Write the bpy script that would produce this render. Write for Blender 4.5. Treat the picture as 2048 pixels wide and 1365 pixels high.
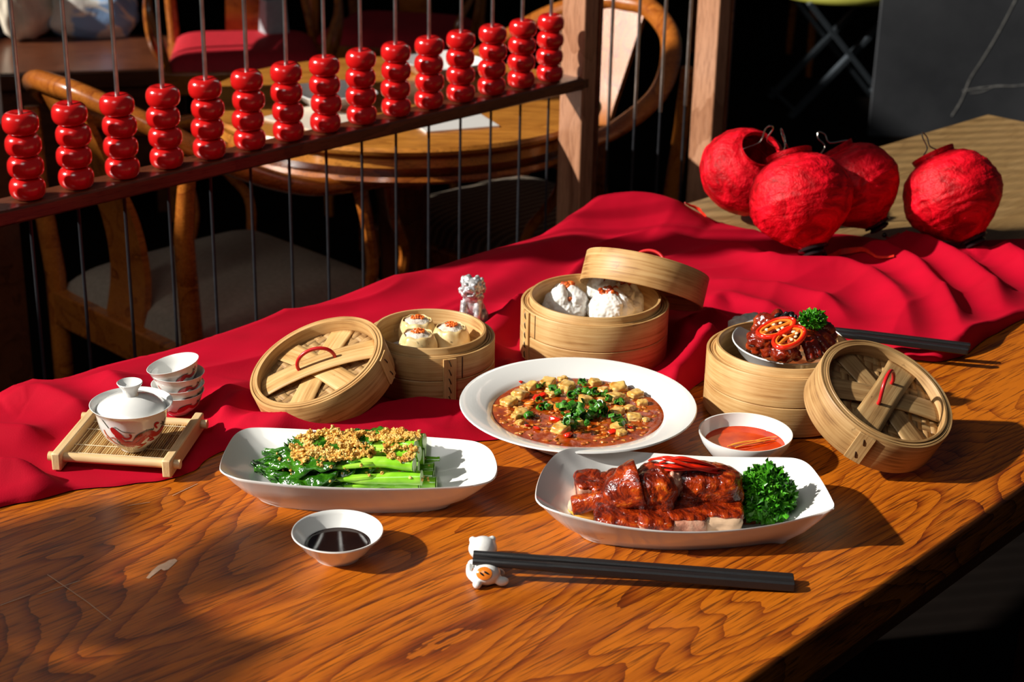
import bpy, math, random
from mathutils import Vector, Matrix, Quaternion, noise
random.seed(7)
PI = math.pi
scene = bpy.context.scene
for o in list(bpy.data.objects): bpy.data.objects.remove(o)
COL = scene.collection

# ------------------------------------------------------------------ camera
FPX = 3300.0; PITCH = math.radians(21.5); ROLL = math.radians(1.2); CAMZ = 0.66   # z = 0 is the dining table top
_R = Vector((1, 0, 0)); CF = Vector((0, math.cos(PITCH), -math.sin(PITCH))); _U = Vector((0, math.sin(PITCH), math.cos(PITCH)))
CR = _R*math.cos(ROLL) + _U*math.sin(ROLL); CU = -_R*math.sin(ROLL) + _U*math.cos(ROLL)
cam_d = bpy.data.cameras.new('camera'); cam = bpy.data.objects.new('camera', cam_d); COL.objects.link(cam)
cam_d.sensor_width = 36.0; cam_d.lens = 36.0*FPX/2048.0; cam_d.clip_start = 0.05; cam_d.clip_end = 60
M3 = Matrix((CR, CU, -CF)).transposed()
cam.matrix_world = Matrix.Translation((0, 0, CAMZ)) @ M3.to_4x4()
cam_d.dof.use_dof = True; cam_d.dof.focus_distance = 1.5; cam_d.dof.aperture_fstop = 11.0
scene.camera = cam
scene.view_settings.view_transform = 'Standard'; scene.view_settings.look = 'None'
scene.view_settings.gamma = 1.0; scene.view_settings.use_curve_mapping = False
scene.view_settings.exposure = 0.0
# ------------------------------------------------------------------ world, sun, softboxes
w = bpy.data.worlds.new('world'); scene.world = w; w.use_nodes = True
w.node_tree.nodes['Background'].inputs[0].default_value = (0.75, 0.85, 1.0, 1); w.node_tree.nodes['Background'].inputs[1].default_value = 0.03
SUN_AZ = math.radians(13.0); SUN_EL = math.radians(32.0)
SUND = Vector((math.cos(SUN_EL)*math.cos(SUN_AZ), math.cos(SUN_EL)*math.sin(SUN_AZ), -math.sin(SUN_EL)))
sd = bpy.data.lights.new('sun', 'SUN'); sd.energy = 6.6; sd.angle = math.radians(1.3); sd.color = (1.0, 0.95, 0.87)
sun = bpy.data.objects.new('sun', sd); COL.objects.link(sun); sun.rotation_mode = 'QUATERNION'
sun.rotation_quaternion = SUND.to_track_quat('-Z', 'Y'); sun.location = (-2, 1, 2)
def area(name, loc, target, sx, sy, power, color=(1, 1, 1)):
    d = bpy.data.lights.new(name, 'AREA'); d.shape = 'RECTANGLE'; d.size = sx; d.size_y = sy; d.energy = power; d.color = color
    o = bpy.data.objects.new(name, d); COL.objects.link(o); o.location = loc; o.rotation_mode = 'QUATERNION'
    o.rotation_quaternion = (Vector(target)-Vector(loc)).to_track_quat('-Z', 'Y'); return o
area('softbox_fill', (-0.75, 0.1, 1.75), (0.1, 1.6, 0), 0.8, 0.8, 7.5, (1, 0.97, 0.93))
area('softbox_key', (-1.75, 0.9, 1.35), (0, 2.0, 0), 0.35, 0.6, 4.5, (1, 0.96, 0.9))

# ------------------------------------------------------------------ helpers
def P(px, py, z=0.0):
    "world point on the horizontal plane z, seen at photo pixel (px, py)"
    d = (px-1024)/FPX*CR - (py-682.5)/FPX*CU + CF
    t = (z-CAMZ)/d.z
    return Vector((d.x*t, d.y*t, z))
def PD(px, py, dist):
    d = (px-1024)/FPX*CR - (py-682.5)/FPX*CU + CF
    return Vector((0, 0, CAMZ)) + d*dist
def V(*a): return Vector(a)
def camdir(x, y, t): return (CR*x + CU*y - CF*t).normalized()

class G:
    def __init__(s): s.v = []; s.f = []
    def add(s, vs, fs, M=None):
        n = len(s.v)
        s.v += [tuple(M @ Vector(v)) if M is not None else tuple(v) for v in vs]
        s.f += [tuple(i+n for i in f) for f in fs]
        return s
    def lathe(s, prof, n=48, M=None, a0=0.0, a1=2*PI):
        full = abs(a1-a0-2*PI) < 1e-6; k = n if full else n+1
        vs = []; fs = []
        for j in range(k):
            a = a0+(a1-a0)*j/n; c, q = math.cos(a), math.sin(a)
            for r, z in prof: vs.append((r*c, r*q, z))
        m = len(prof)
        for j in range(n):
            b = (j+1) % k
            for i in range(m-1):
                fs.append((j*m+i, b*m+i, b*m+i+1, j*m+i+1))
        return s.add(vs, fs, M)
    def tube(s, pts, r, n=8, M=None, cap=True, flat=1.0, closed=False):
        pts = [Vector(p) for p in pts]; N = len(pts)
        rs = r if isinstance(r, (list, tuple)) else [r]*N
        vs = []; fs = []; up = None
        for i, p in enumerate(pts):
            if closed: t = pts[(i+1) % N]-pts[i-1]
            else: t = pts[min(i+1, N-1)]-pts[max(i-1, 0)]
            t = t.normalized() if t.length > 1e-9 else Vector((0, 0, 1))
            if up is None: up = t.orthogonal().normalized() if abs(t.z) > .95 else Vector((0, 0, 1))
            a = t.cross(up); a = a.normalized() if a.length > 1e-6 else t.orthogonal().normalized()
            b = a.cross(t).normalized(); up = b
            for j in range(n):
                q = 2*PI*(j+.5)/n
                vs.append(p + a*math.cos(q)*rs[i] + b*math.sin(q)*rs[i]*flat)
        for i in range(N if closed else N-1):
            i2 = (i+1) % N
            for j in range(n):
                k = (j+1) % n; fs.append((i*n+j, i*n+k, i2*n+k, i2*n+j))
        if cap and not closed:
            fs.append(tuple(range(n-1, -1, -1))); fs.append(tuple((N-1)*n+j for j in range(n)))
        return s.add(vs, fs, M)
    def box(s, sx, sy, sz, M=None, c=(0, 0, 0), taper=1.0, jit=0.0):
        vs = []
        for z in (-1, 1):
            for x, y in ((-1, -1), (1, -1), (1, 1), (-1, 1)):
                k = taper if z > 0 else 1
                vs.append((c[0]+x*sx/2*k+random.uniform(-jit, jit), c[1]+y*sy/2*k+random.uniform(-jit, jit), c[2]+z*sz/2+random.uniform(-jit, jit)))
        return s.add(vs, [(0, 3, 2, 1), (4, 5, 6, 7), (0, 1, 5, 4), (1, 2, 6, 5), (2, 3, 7, 6), (3, 0, 4, 7)], M)
    def bar(s, a, b, wd, ht, up=(0, 0, 1)):
        a = Vector(a); b = Vector(b); d = (b-a); L = d.length; x = d/L
        y = Vector(up).cross(x)
        y = y.normalized() if y.length > 1e-6 else x.orthogonal().normalized()
        z = x.cross(y)
        M = Matrix((x, y, z)).transposed().to_4x4(); M.translation = (a+b)/2
        return s.box(L, wd, ht, M)
    def blob(s, c, rad, sub=3, amp=0.0, fr=1.0, seed=0, M=None, fn=None):
        vs, fs = ico(sub); c = Vector(c)
        rad = Vector(rad) if not isinstance(rad, (int, float)) else Vector((rad,)*3)
        out = []
        for v in vs:
            k = 1.0
            if amp: k += amp*noise.noise(v*fr+Vector((seed*7.3, seed*3.1, seed)))
            if fn: k *= fn(v)
            out.append(Vector((v.x*rad.x, v.y*rad.y, v.z*rad.z))*k + c)
        return s.add(out, fs, M)
    def grid(s, fn, nu, nv, M=None, cu=False):
        vs = [fn(i/nu, j/nv) for i in range(nu+1) for j in range(nv+1)]
        fs = [(i*(nv+1)+j, (i+1)*(nv+1)+j, (i+1)*(nv+1)+j+1, i*(nv+1)+j+1) for i in range(nu) for j in range(nv)]
        return s.add(vs, fs, M)
    def prism(s, pts, z0, z1, M=None):
        n = len(pts)
        vs = [(x, y, z0) for x, y in pts]+[(x, y, z1) for x, y in pts]
        fs = [tuple(range(n-1, -1, -1)), tuple(range(n, 2*n))]+[(i, (i+1) % n, n+(i+1) % n, n+i) for i in range(n)]
        return s.add(vs, fs, M)
_ico = {}
def ico(sub):
    if sub in _ico: return _ico[sub]
    t = (1+5**.5)/2
    v = [Vector(p).normalized() for p in ((-1, t, 0), (1, t, 0), (-1, -t, 0), (1, -t, 0), (0, -1, t), (0, 1, t), (0, -1, -t), (0, 1, -t), (t, 0, -1), (t, 0, 1), (-t, 0, -1), (-t, 0, 1))]
    f = [(0, 11, 5), (0, 5, 1), (0, 1, 7), (0, 7, 10), (0, 10, 11), (1, 5, 9), (5, 11, 4), (11, 10, 2), (10, 7, 6), (7, 1, 8), (3, 9, 4), (3, 4, 2), (3, 2, 6), (3, 6, 8), (3, 8, 9), (4, 9, 5), (2, 4, 11), (6, 2, 10), (8, 6, 7), (9, 8, 1)]
    for _ in range(sub-1 if sub > 0 else 0):
        c = {}; nf = []
        def mid(a, b):
            k = (min(a, b), max(a, b))
            if k not in c: c[k] = len(v); v.append(((v[a]+v[b])/2).normalized())
            return c[k]
        for a, b, d in f:
            x, y, z = mid(a, b), mid(b, d), mid(d, a)
            nf += [(a, x, z), (b, y, x), (d, z, y), (x, y, z)]
        f = nf
    _ico[sub] = (v, f); return _ico[sub]

def setp(o, **k):
    for a, b in k.items():
        if b is not None: o[a] = b
    return o
def ob(name, g, m, parent=None, angle=40, M=None, bevel=0, remesh=0, sub=0, smooth_it=0, solid=0):
    me = bpy.data.meshes.new(name); me.from_pydata([tuple(v) for v in g.v], [], g.f); me.validate(); me.update()
    me.materials.append(m)
    o = bpy.data.objects.new(name, me); COL.objects.link(o)
    if M is not None: o.matrix_world = M
    if parent is not None: o.parent = parent
    if solid:
        b = o.modifiers.new('solid', 'SOLIDIFY'); b.thickness = solid; b.offset = 0
    if bevel:
        b = o.modifiers.new('bevel', 'BEVEL'); b.width = bevel; b.segments = 2; b.limit_method = 'ANGLE'; b.angle_limit = math.radians(35)
    if remesh:
        b = o.modifiers.new('remesh', 'REMESH'); b.mode = 'VOXEL'; b.voxel_size = remesh; b.use_smooth_shade = True
        if smooth_it:
            q = o.modifiers.new('smooth', 'SMOOTH'); q.iterations = smooth_it; q.factor = .6
    if sub:
        b = o.modifiers.new('sub', 'SUBSURF'); b.levels = sub; b.render_levels = sub
    if angle:
        me.polygons.foreach_set('use_smooth', [True]*len(me.polygons)); 
        if angle < 180: me.set_sharp_from_angle(angle=math.radians(angle))
    return o
def thing(name, label, cat, loc=(0, 0, 0), M=None, rz=0.0, group=None, kind=None):
    o = bpy.data.objects.new(name, None); COL.objects.link(o); o.empty_display_size = .02
    if M is not None: o.matrix_world = M
    else: o.location = loc; o.rotation_euler = (0, 0, rz)
    return setp(o, label=label, category=cat, group=group, kind=kind)
def tag(o, label, cat, group=None, kind=None): return setp(o, label=label, category=cat, group=group, kind=kind)
def dup(root, M=None, label=None, group=None, parent=None):
    r = root.copy(); COL.objects.link(r)
    if M is not None: r.matrix_world = M
    if label: r['label'] = label
    if group: r['group'] = group
    if parent: r.parent = parent
    for ch in list(root.children):
        c = ch.copy(); COL.objects.link(c); c.parent = r
        for g in ch.children:
            d = g.copy(); COL.objects.link(d); d.parent = c
    return r
def frame(loc, n, spin=0.0):
    "matrix with local Z along n at loc, spun around n"
    n = Vector(n).normalized(); q = Vector((0, 0, 1)).rotation_difference(n)
    return Matrix.Translation(loc) @ q.to_matrix().to_4x4() @ Matrix.Rotation(spin, 4, 'Z')
def T(x, y, z, rz=0, rx=0, ry=0, s=1):
    return Matrix.Translation((x, y, z)) @ Matrix.Rotation(rz, 4, 'Z') @ Matrix.Rotation(ry, 4, 'Y') @ Matrix.Rotation(rx, 4, 'X') @ Matrix.Scale(s, 4)
def catmull(pts, n=8, closed=False):
    pts = [Vector(p) for p in pts]; N = len(pts); out = []
    for i in range(N if closed else N-1):
        if closed: p = [pts[(i+k-1) % N] for k in range(4)]
        else: p = [pts[max(0, min(N-1, i+k-1))] for k in range(4)]
        for j in range(n):
            t = j/n
            out.append(.5*((2*p[1])+(p[2]-p[0])*t+(2*p[0]-5*p[1]+4*p[2]-p[3])*t*t+(3*p[1]-p[0]-3*p[2]+p[3])*t**3))
    if not closed: out.append(pts[-1])
    return out
def lerp(a, b, t): return a+(b-a)*t
def sstep(a, b, x):
    t = max(0, min(1, (x-a)/(b-a))); return t*t*(3-2*t)

# ------------------------------------------------------------------ materials
class NT:
    def __init__(s, name):
        s.m = bpy.data.materials.new(name); s.m.use_nodes = True; s.t = s.m.node_tree; s.n = s.t.nodes; s.b = s.n['Principled BSDF']
        s.co = s.n.new('ShaderNodeTexCoord').outputs['Object']
    def link(s, a, b): s.t.links.new(a, b)
    def mapping(s, scale, src=None, loc=(0, 0, 0), rot=(0, 0, 0)):
        m = s.n.new('ShaderNodeMapping'); m.inputs['Scale'].default_value = scale; m.inputs['Location'].default_value = loc; m.inputs['Rotation'].default_value = rot
        s.link(src or s.co, m.inputs[0]); return m.outputs[0]
    def noise(s, scale=5, detail=3, vec=None, rough=.5, dist=0):
        n = s.n.new('ShaderNodeTexNoise'); n.inputs['Scale'].default_value = scale; n.inputs['Detail'].default_value = detail
        n.inputs['Roughness'].default_value = rough; n.inputs['Distortion'].default_value = dist
        s.link(vec or s.co, n.inputs['Vector']); return n.outputs['Fac']
    def ramp(s, fac, stops, interp='LINEAR'):
        r = s.n.new('ShaderNodeValToRGB'); e = r.color_ramp; e.interpolation = interp
        while len(e.elements) < len(stops): e.elements.new(.5)
        for el, (p, c) in zip(e.elements, stops):
            el.position = p; el.color = (*c, 1) if not isinstance(c, (int, float)) else (c, c, c, 1)
        s.link(fac, r.inputs[0]); return r.outputs[0]
    def math(s, op, a, b=0.0, c=None):
        m = s.n.new('ShaderNodeMath'); m.operation = op
        for i, x in enumerate((a, b) if c is None else (a, b, c)):
            if isinstance(x, (int, float)): m.inputs[i].default_value = x
            else: s.link(x, m.inputs[i])
        return m.outputs[0]
    def mix(s, f, a, b, mode='MIX'):
        m = s.n.new('ShaderNodeMix'); m.data_type = 'RGBA'; m.blend_type = mode
        for i, x in ((0, f), (6, a), (7, b)):
            if isinstance(x, (int, float)): m.inputs[i].default_value = x
            elif isinstance(x, tuple): m.inputs[i].default_value = (*x, 1)
            else: s.link(x, m.inputs[i])
        return m.outputs[2]
    def bump(s, h, strength=.3, dist=.001):
        b = s.n.new('ShaderNodeBump'); b.inputs['Strength'].default_value = strength; b.inputs['Distance'].default_value = dist
        s.link(h, b.inputs['Height']); s.link(b.outputs[0], s.b.inputs['Normal'])
    def set(s, **k):
        for a, v in k.items():
            i = s.b.inputs[a.replace('_', ' ')]
            if isinstance(v, bpy.types.NodeSocket): s.link(v, i)
            elif isinstance(v, tuple): i.default_value = (*v, 1) if len(i.default_value) == 4 else v
            else: i.default_value = v
        return s
def plain(name, col, rough=.4, var=.12, scale=60, bump=0.0, bd=.0005, **k):
    "procedural: base colour broken up by noise, optional fine relief"
    t = NT(name); n = t.noise(scale, 3)
    c2 = tuple(min(1, x*(1-var)) for x in col); c1 = tuple(min(1, x*(1+var)) for x in col)
    t.set(Base_Color=t.ramp(n, [(.3, c2), (.7, c1)]), Roughness=rough, **k)
    if bump: t.bump(t.noise(scale*3, 4), bump, bd)
    return t.m
def wood(name, dark, mid, light, rough=.35, sc=1.0, rings=9.0, coat=0.3, axis='x', contrast=1.0):
    t = NT(name)
    rot = (0, 0, 0) if axis == 'x' else ((0, 0, PI/2) if axis == 'y' else (0, PI/2, 0))
    co = t.mapping((1, 1, 1), rot=rot)
    big = t.math('ADD', t.noise(1.0*sc, 2, t.mapping((1.3, 5.5, 5.5), co), .45, .5), t.math('MULTIPLY', t.noise(1.0*sc, 3, t.mapping((14, 60, 60), co), .6), .014))
    rg = t.math('FRACT', t.math('MULTIPLY', big, rings))
    tri = t.math('MULTIPLY', t.math('SUBTRACT', 1.0, t.math('POWER', rg, 3.2)), .5)     # early wood fading to a sharp late-wood line
    fine = t.noise(1.0*sc, 4, t.mapping((16, 330, 330), co), .7)
    med = t.noise(1.0*sc, 3, t.mapping((4, 60, 60), co), .6)
    f = t.math('ADD', t.math('MULTIPLY', tri, .55*contrast), t.math('ADD', t.math('MULTIPLY', fine, .55), t.math('MULTIPLY', med, .45)))
    tone = t.noise(1.0*sc, 2, t.mapping((1.5, 4, 4), co), .5)
    f = t.math('ADD', f, t.math('MULTIPLY', t.math('SUBTRACT', tone, .5), .5))
    c = t.ramp(f, [(.32, dark), (.52, mid), (.84, light)])
    pores = t.noise(1.0*sc, 2, t.mapping((22, 520, 520), co), .5); c = t.mix(t.ramp(pores, [(.54, 0.0), (.64, .7)]), c, dark)
    t.set(Base_Color=c, Roughness=t.math('ADD', t.math('MULTIPLY', fine, .2), rough-.1), Coat_Weight=coat, Coat_Roughness=.15)
    t.bump(fine, .25, .0006)
    return t.m
def bamboo(name, dark, mid, light, strip=False, rough=.5):
    t = NT(name)
    if strip:
        co = t.mapping((10, 420, 120)); lo = t.mapping((25, 60, 20)); 
    else:
        sep = t.n.new('ShaderNodeSeparateXYZ'); t.link(t.co, sep.inputs[0])
        r = t.math('SQRT', t.math('ADD', t.math('MULTIPLY', sep.outputs[0], sep.outputs[0]), t.math('MULTIPLY', sep.outputs[1], sep.outputs[1])))
        cb = t.n.new('ShaderNodeCombineXYZ')
        t.link(t.math('MULTIPLY', sep.outputs[0], 14), cb.inputs[0]); t.link(t.math('MULTIPLY', sep.outputs[1], 14), cb.inputs[1])
        t.link(t.math('ADD', t.math('MULTIPLY', sep.outputs[2], 420), t.math('MULTIPLY', r, 500)), cb.inputs[2]); co = cb.outputs[0]
        lo = t.mapping((30, 30, 26))
    fine = t.noise(1, 4, co, .6); low = t.noise(1, 2, lo, .5)
    f = t.math('ADD', t.math('MULTIPLY', fine, .65), t.math('MULTIPLY', low, .4))
    c = t.ramp(f, [(.33, dark), (.47, mid), (.72, light)])
    spots = t.noise(1, 3, t.mapping((95, 95, 60)) if not strip else t.mapping((60, 300, 90)), .55)
    c = t.mix(t.ramp(spots, [(.70, 0.0), (.80, .75)]), c, tuple(x*.35 for x in dark))
    t.set(Base_Color=c, Roughness=rough); t.bump(fine, .35, .0006)
    return t.m
def glaze(name, c0, c1, c2, scale=40, rough=.15, bd=.0012, coat=.6, **k):
    t = NT(name); n = t.noise(scale, 4, rough=.6, dist=.4); b = t.noise(scale*4, 3)
    t.set(Base_Color=t.ramp(n, [(.32, c0), (.5, c1), (.7, c2)]), Roughness=rough, Coat_Weight=coat, Coat_Roughness=.08, **k)
    t.bump(t.math('ADD', b, t.math('MULTIPLY', n, 1.5)), .6, bd); return t.m

M = {}
M['ceramic'] = plain('white_ceramic', (.80, .80, .77), .12, .015, 8, Coat_Weight=.4, Coat_Roughness=.04)
M['table'] = wood('oiled_table_wood', (.042, .005, .0008), (.21, .036, .0013), (.50, .128, .0042), .40, 1.0, 34, .10, contrast=1.15)
M['table_sheen'] = wood('sheen_paled_table_wood', (.16, .085, .028), (.26, .150, .052), (.34, .21, .085), .5, 1.0, 9, .1, contrast=.5)  # grazing sheen of the far end put into the wood colour
M['dark_wood'] = wood('dark_red_wood', (.035, .010, .005), (.085, .024, .010), (.15, .045, .018), .3, 2.0, 6, .4)
M['chair_wood'] = wood('chair_wood', (.09, .018, .003), (.27, .065, .008), (.47, .145, .018), .25, 2.0, 6, .5)
M['post_wood'] = wood('post_wood', (.18, .07, .035), (.36, .16, .08), (.50, .25, .14), .4, 1.5, 6, .2, axis='z')
M['bamboo'] = bamboo('bamboo_hoop', (.24, .105, .028), (.50, .275, .095), (.70, .46, .20))
M['bamboo_dark'] = bamboo('bamboo_aged', (.14, .06, .018), (.38, .21, .075), (.58, .37, .16))
M['strip'] = bamboo('bamboo_strip', (.24, .10, .025), (.54, .30, .10), (.72, .48, .21), True)
M['strip_dark'] = bamboo('bamboo_strip_aged', (.11, .05, .016), (.34, .19, .07), (.54, .35, .15), True)
M['stitch'] = plain('dark_stitch', (.05, .025, .012), .4)
M['red_plastic'] = plain('red_plastic_cord', (.55, .012, .015), .3, .05)
def cloth_mat():
    t = NT('red_cotton'); n = t.noise(700, 2); n2 = t.noise(14, 3)
    t.set(Base_Color=t.ramp(n2, [(.3, (.36, .0, .012)), (.7, (.46, .0, .017))]), Roughness=.8, Specular_IOR_Level=.12, Sheen_Weight=.03, Sheen_Tint=(1, .05, .1))
    t.bump(n, .25, .0004); return t.m
M['cloth'] = cloth_mat()
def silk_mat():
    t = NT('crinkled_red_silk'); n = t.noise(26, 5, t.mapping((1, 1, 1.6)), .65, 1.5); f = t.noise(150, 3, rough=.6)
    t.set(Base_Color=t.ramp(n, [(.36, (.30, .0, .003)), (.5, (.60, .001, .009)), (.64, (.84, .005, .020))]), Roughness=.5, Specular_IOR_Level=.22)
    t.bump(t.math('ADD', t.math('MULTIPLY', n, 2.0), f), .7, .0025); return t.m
M['silk'] = silk_mat()
M['black'] = plain('black_lacquer', (.012, .011, .012), .25, .2)
M['black_matte'] = plain('black_textured', (.010, .010, .011), .42, .2, 900, .6, .0003)
M['steel'] = plain('worn_steel', (.55, .57, .57), .32, .3, 30, .1, Metallic=1.0)
M['iron_and_shade'] = plain('black_iron_and_shade', (.02, .021, .025), .4, .2)
M['wire'] = plain('hook_wire', (.75, .68, .6), .2, .05, Metallic=1.0)
M['bead'] = plain('red_lacquer', (.62, .008, .008), .22, .06, 10, Coat_Weight=.8, Coat_Roughness=.12)
M['tassel'] = plain('tassel_thread', (.80, .03, .01), .5, .2, 200)
M['beige'] = plain('beige_upholstery', (.30, .25, .19), .8, .12, 120, .5, .001)
M['redseat'] = plain('red_upholstery', (.45, .004, .015), .7, .1, 60, .3, .001)
M['stripe'] = None
# ------------------------------------------------------------------ room
FL = -0.75
def struct(name, g, m, **k):
    o = ob(name, g, m, **k); o['kind'] = 'structure'; return o
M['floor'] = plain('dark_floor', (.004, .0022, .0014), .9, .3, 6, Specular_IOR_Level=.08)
M['wall_blackout'] = wood('blackout_wall_panel', (.006, .004, .003), (.012, .007, .005), (.02, .012, .008), .5, 1.0, 5, .0, axis='z')
M['plaster'] = plain('grey_plaster', (.30, .29, .27), .8, .06, 6)
def slate():
    t = NT('veined_slate'); n = t.noise(2.2, 5, rough=.6)
    v = t.math('ABSOLUTE', t.math('SUBTRACT', t.noise(.55, 2, t.mapping((1, 1, 1), loc=(3.1, 0, 1.7)), .4, .6), .5))
    c = t.mix(t.ramp(v, [(.0, .9), (.007, 0.0)]), t.ramp(n, [(.3, (.022, .024, .028)), (.7, (.060, .062, .068))]), (.32, .31, .29))
    t.set(Base_Color=c, Roughness=.55); return t.m
M['slate'] = slate()
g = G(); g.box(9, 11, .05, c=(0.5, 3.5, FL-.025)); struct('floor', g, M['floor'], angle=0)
g = G(); g.box(9, .1, 3.8, c=(0.5, 8.6, FL+1.9)); struct('wall_back_blackout', g, M['wall_blackout'], angle=0)  # back wall added to close the background off in black
g = G(); g.box(2.6, .02, 3.8, c=(2.52, 5.6, FL+1.9)); struct('wall_right', g, M['slate'], angle=0)
def PY(px, py, y):
    d = (px-1024)/FPX*CR - (py-682.5)/FPX*CU + CF; t = y/d.y; return V(d.x*t, y, CAMZ+d.z*t)
wr = bpy.data.objects['wall_right']; vm = plain('pale_stone_vein', (.30, .29, .27), .5, .35, 40)
for pts, vw in (([(2034, -8), (2008, 40), (1988, 78), (1966, 118), (1940, 158), (1922, 200), (1905, 232)], .0022), ([(1925, 182), (1960, 176), (1998, 172), (2030, 172), (2060, 168)], .0018), ([(1990, 172), (1962, 184), (1940, 186)], .0012)):
    q = catmull([PY(x+random.uniform(-2, 2), y, 5.589) for x, y in pts], 6); g = G(); vs = []; fs = []
    for i, p in enumerate(q):
        k = vw*(1+.5*noise.noise(V(i*.7, vw*900, 0))); e = (q[min(i+1, len(q)-1)]-q[max(i-1, 0)]).normalized(); s = V(-e.z, 0, e.x)*k; vs += [p-s, p+s]
    for i in range(len(q)-1): fs.append((2*i, 2*i+1, 2*i+3, 2*i+2))
    g.add(vs, fs); ob('stone_vein', g, vm, wr, angle=0)
# unseen left wall added to darken the background; openings cut to aim the sun
XW = -2.2; W1 = (-1.2, 2.95, .95, 2.9); W2 = (4.05, 5.40, 1.50, 2.75); W3 = (4.20, 5.25, .08, .75)
g = G()
def wl(y0, y1, z0, z1): g.box(.12, y1-y0, z1-z0, c=(XW-.06, (y0+y1)/2, (z0+z1)/2))
wl(-1.6, W1[0], FL, 3.05); wl(W1[0], W1[1], FL, W1[2]); wl(W1[0], W1[1], W1[3], 3.05); wl(W1[1], W2[0], FL, 3.05)
wl(W2[0], W2[1], W3[3], W2[2]); wl(W2[0], W2[1], FL, W3[2]); wl(W2[0], W3[0], W3[2], W3[3]); wl(W3[1], W2[1], W3[2], W3[3]); wl(W2[0], W2[1], W2[3], 3.05); wl(W2[1], 8.6, FL, 3.05)
struct('wall_left_shade', g, M['plaster'], angle=0)
def window(name, W, nx):  # frame round an added sun opening
    g = G(); y0, y1, z0, z1 = W
    for a, b in (((y0, z0), (y1, z0)), ((y0, z1), (y1, z1)), ((y0, z0), (y0, z1)), ((y1, z0), (y1, z1))):
        g.bar((XW-.02, a[0], a[1]), (XW-.02, b[0], b[1]), .05, .05, up=(1, 0, 0))
    for i in range(1, nx): y = y0+(y1-y0)*i/nx; g.bar((XW-.02, y, z0), (XW-.02, y, z1), .03, .03, up=(1, 0, 0))
    struct(name, g, M['dark_wood'], angle=0)
window('sun_gap_1', W1, 1); window('sun_gap_2', W2, 1); window('sun_gap_3', W3, 1)
# pale column at the left edge of the view
g = G(); c0 = P(0, 330, -.05); g.box(.14, .14, 2.3, T(c0.x-.165, c0.y+.25, FL+1.15+.70, math.radians(48)))
g2 = G(); g2.box(.15, .15, .70, T(c0.x-.165, c0.y+.25, FL+.35, math.radians(48))); struct('trim_2', g2, M['dark_wood'], angle=30)
o = struct('trim_1', g, plain('white_painted_plaster', (.62, .62, .58), .6, .08, 20), angle=30, bevel=.004)

# ------------------------------------------------------------------ dining tables
fL = P(0, 811); apex = P(1975, 228); n1 = P(1488, 1365); n2 = P(2048, 973)
dF = (apex-fL).normalized(); nF = V(dF.y, -dF.x, 0)     # nF: from the far edge towards the near edge
dN = (n2-n1).normalized(); AZT = math.atan2(dF.y, dF.x)
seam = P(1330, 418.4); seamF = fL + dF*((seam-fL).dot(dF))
def near_at(p):   # intersection of the line p + nF*t with the near edge
    a = n1-p; den = nF.x*dN.y-nF.y*dN.x; t = (a.x*dN.y-a.y*dN.x)/den; return p+nF*t
TM = Matrix.Translation((fL.x, fL.y, 0)) @ Matrix.Rotation(AZT, 4, 'Z'); TMi = TM.inverted()
def table(name, label, corners, mat, legs):
    t = thing(name, label, 'table', M=TM.copy())
    t.location.z = 0
    g = G(); pl = [TMi @ c for c in corners]; g.prism([(p.x, p.y) for p in pl], -.042, 0)
    ob('tabletop', g, mat, t, angle=30, bevel=.0035)
    cx = sum(p.x for p in pl)/4; cy = sum(p.y for p in pl)/4
    for p in pl:
        x = cx+(p.x-cx)*.88; y = cy+(p.y-cy)*.84
        g = G(); g.box(.07, .07, -FL-.042, c=(x, y, (FL-.042)/2)); ob('leg', g, M['dark_wood'], t, angle=30, bevel=.004)
    g = G(); a = [(cx+(p.x-cx)*.88, cy+(p.y-cy)*.84) for p in pl]
    for i in range(4):
        p, q = a[i], a[(i+1) % 4]; g.bar((p[0], p[1], -.08), (q[0], q[1], -.08), .025, .075)
    ob('apron', g, M['dark_wood'], t, angle=30)
    return t
L0 = fL - dF*.75
table('dining_table', 'long orange-brown oiled wood dining table holding the white plates', [near_at(L0), near_at(seamF-dF*.0005), seamF-dF*.0005, L0], M['table'], 4)
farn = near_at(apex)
table('dining_table', 'added dining table at the far end, paled for grazing sheen, under the lanterns', [near_at(seamF+dF*.0005), farn, apex, seamF+dF*.0005], M['table_sheen'], 4)  # added table: its paler wood stands in for sheen on one top
# scratches and worn patches in the varnish
M['worn'] = plain('worn_bare_wood', (.52, .33, .22), .6, .1, 200)
def patch(pts):
    g = G(); q = [P(x, y, .0004) for x, y in pts]; c = sum(q, V(0, 0, 0))/len(q)
    g.add([c]+q, [(0, i+1, (i+1) % len(q)+1) for i in range(len(q))]); return g
worn = patch([(292, 1157), (303, 1143), (316, 1132), (330, 1126), (338, 1121), (350, 1118), (355, 1122), (345, 1132), (336, 1140), (328, 1142), (322, 1139), (308, 1150), (298, 1158)])
tbl = [o for o in COL.objects if o.name == 'dining_table'][0]
o = ob('worn_patch', worn, M['worn'], None, angle=0); o.data.transform(TMi); o.parent = tbl
for a, b in (((95, 1150), (175, 1205)), ((175, 1205), (222, 1242)), ((0, 1212), (60, 1190)), ((75, 1190), (160, 1162)), ((345, 992), (395, 968)), ((255, 1012), (300, 1005))):
    A = P(*a, .0006); B = P(*b, .0006); g = G(); g.bar(A, B, .0006, .0002)
    o = ob('scratch', g, M['worn'], None, angle=0); o.data.transform(TMi); o.parent = tbl

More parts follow.
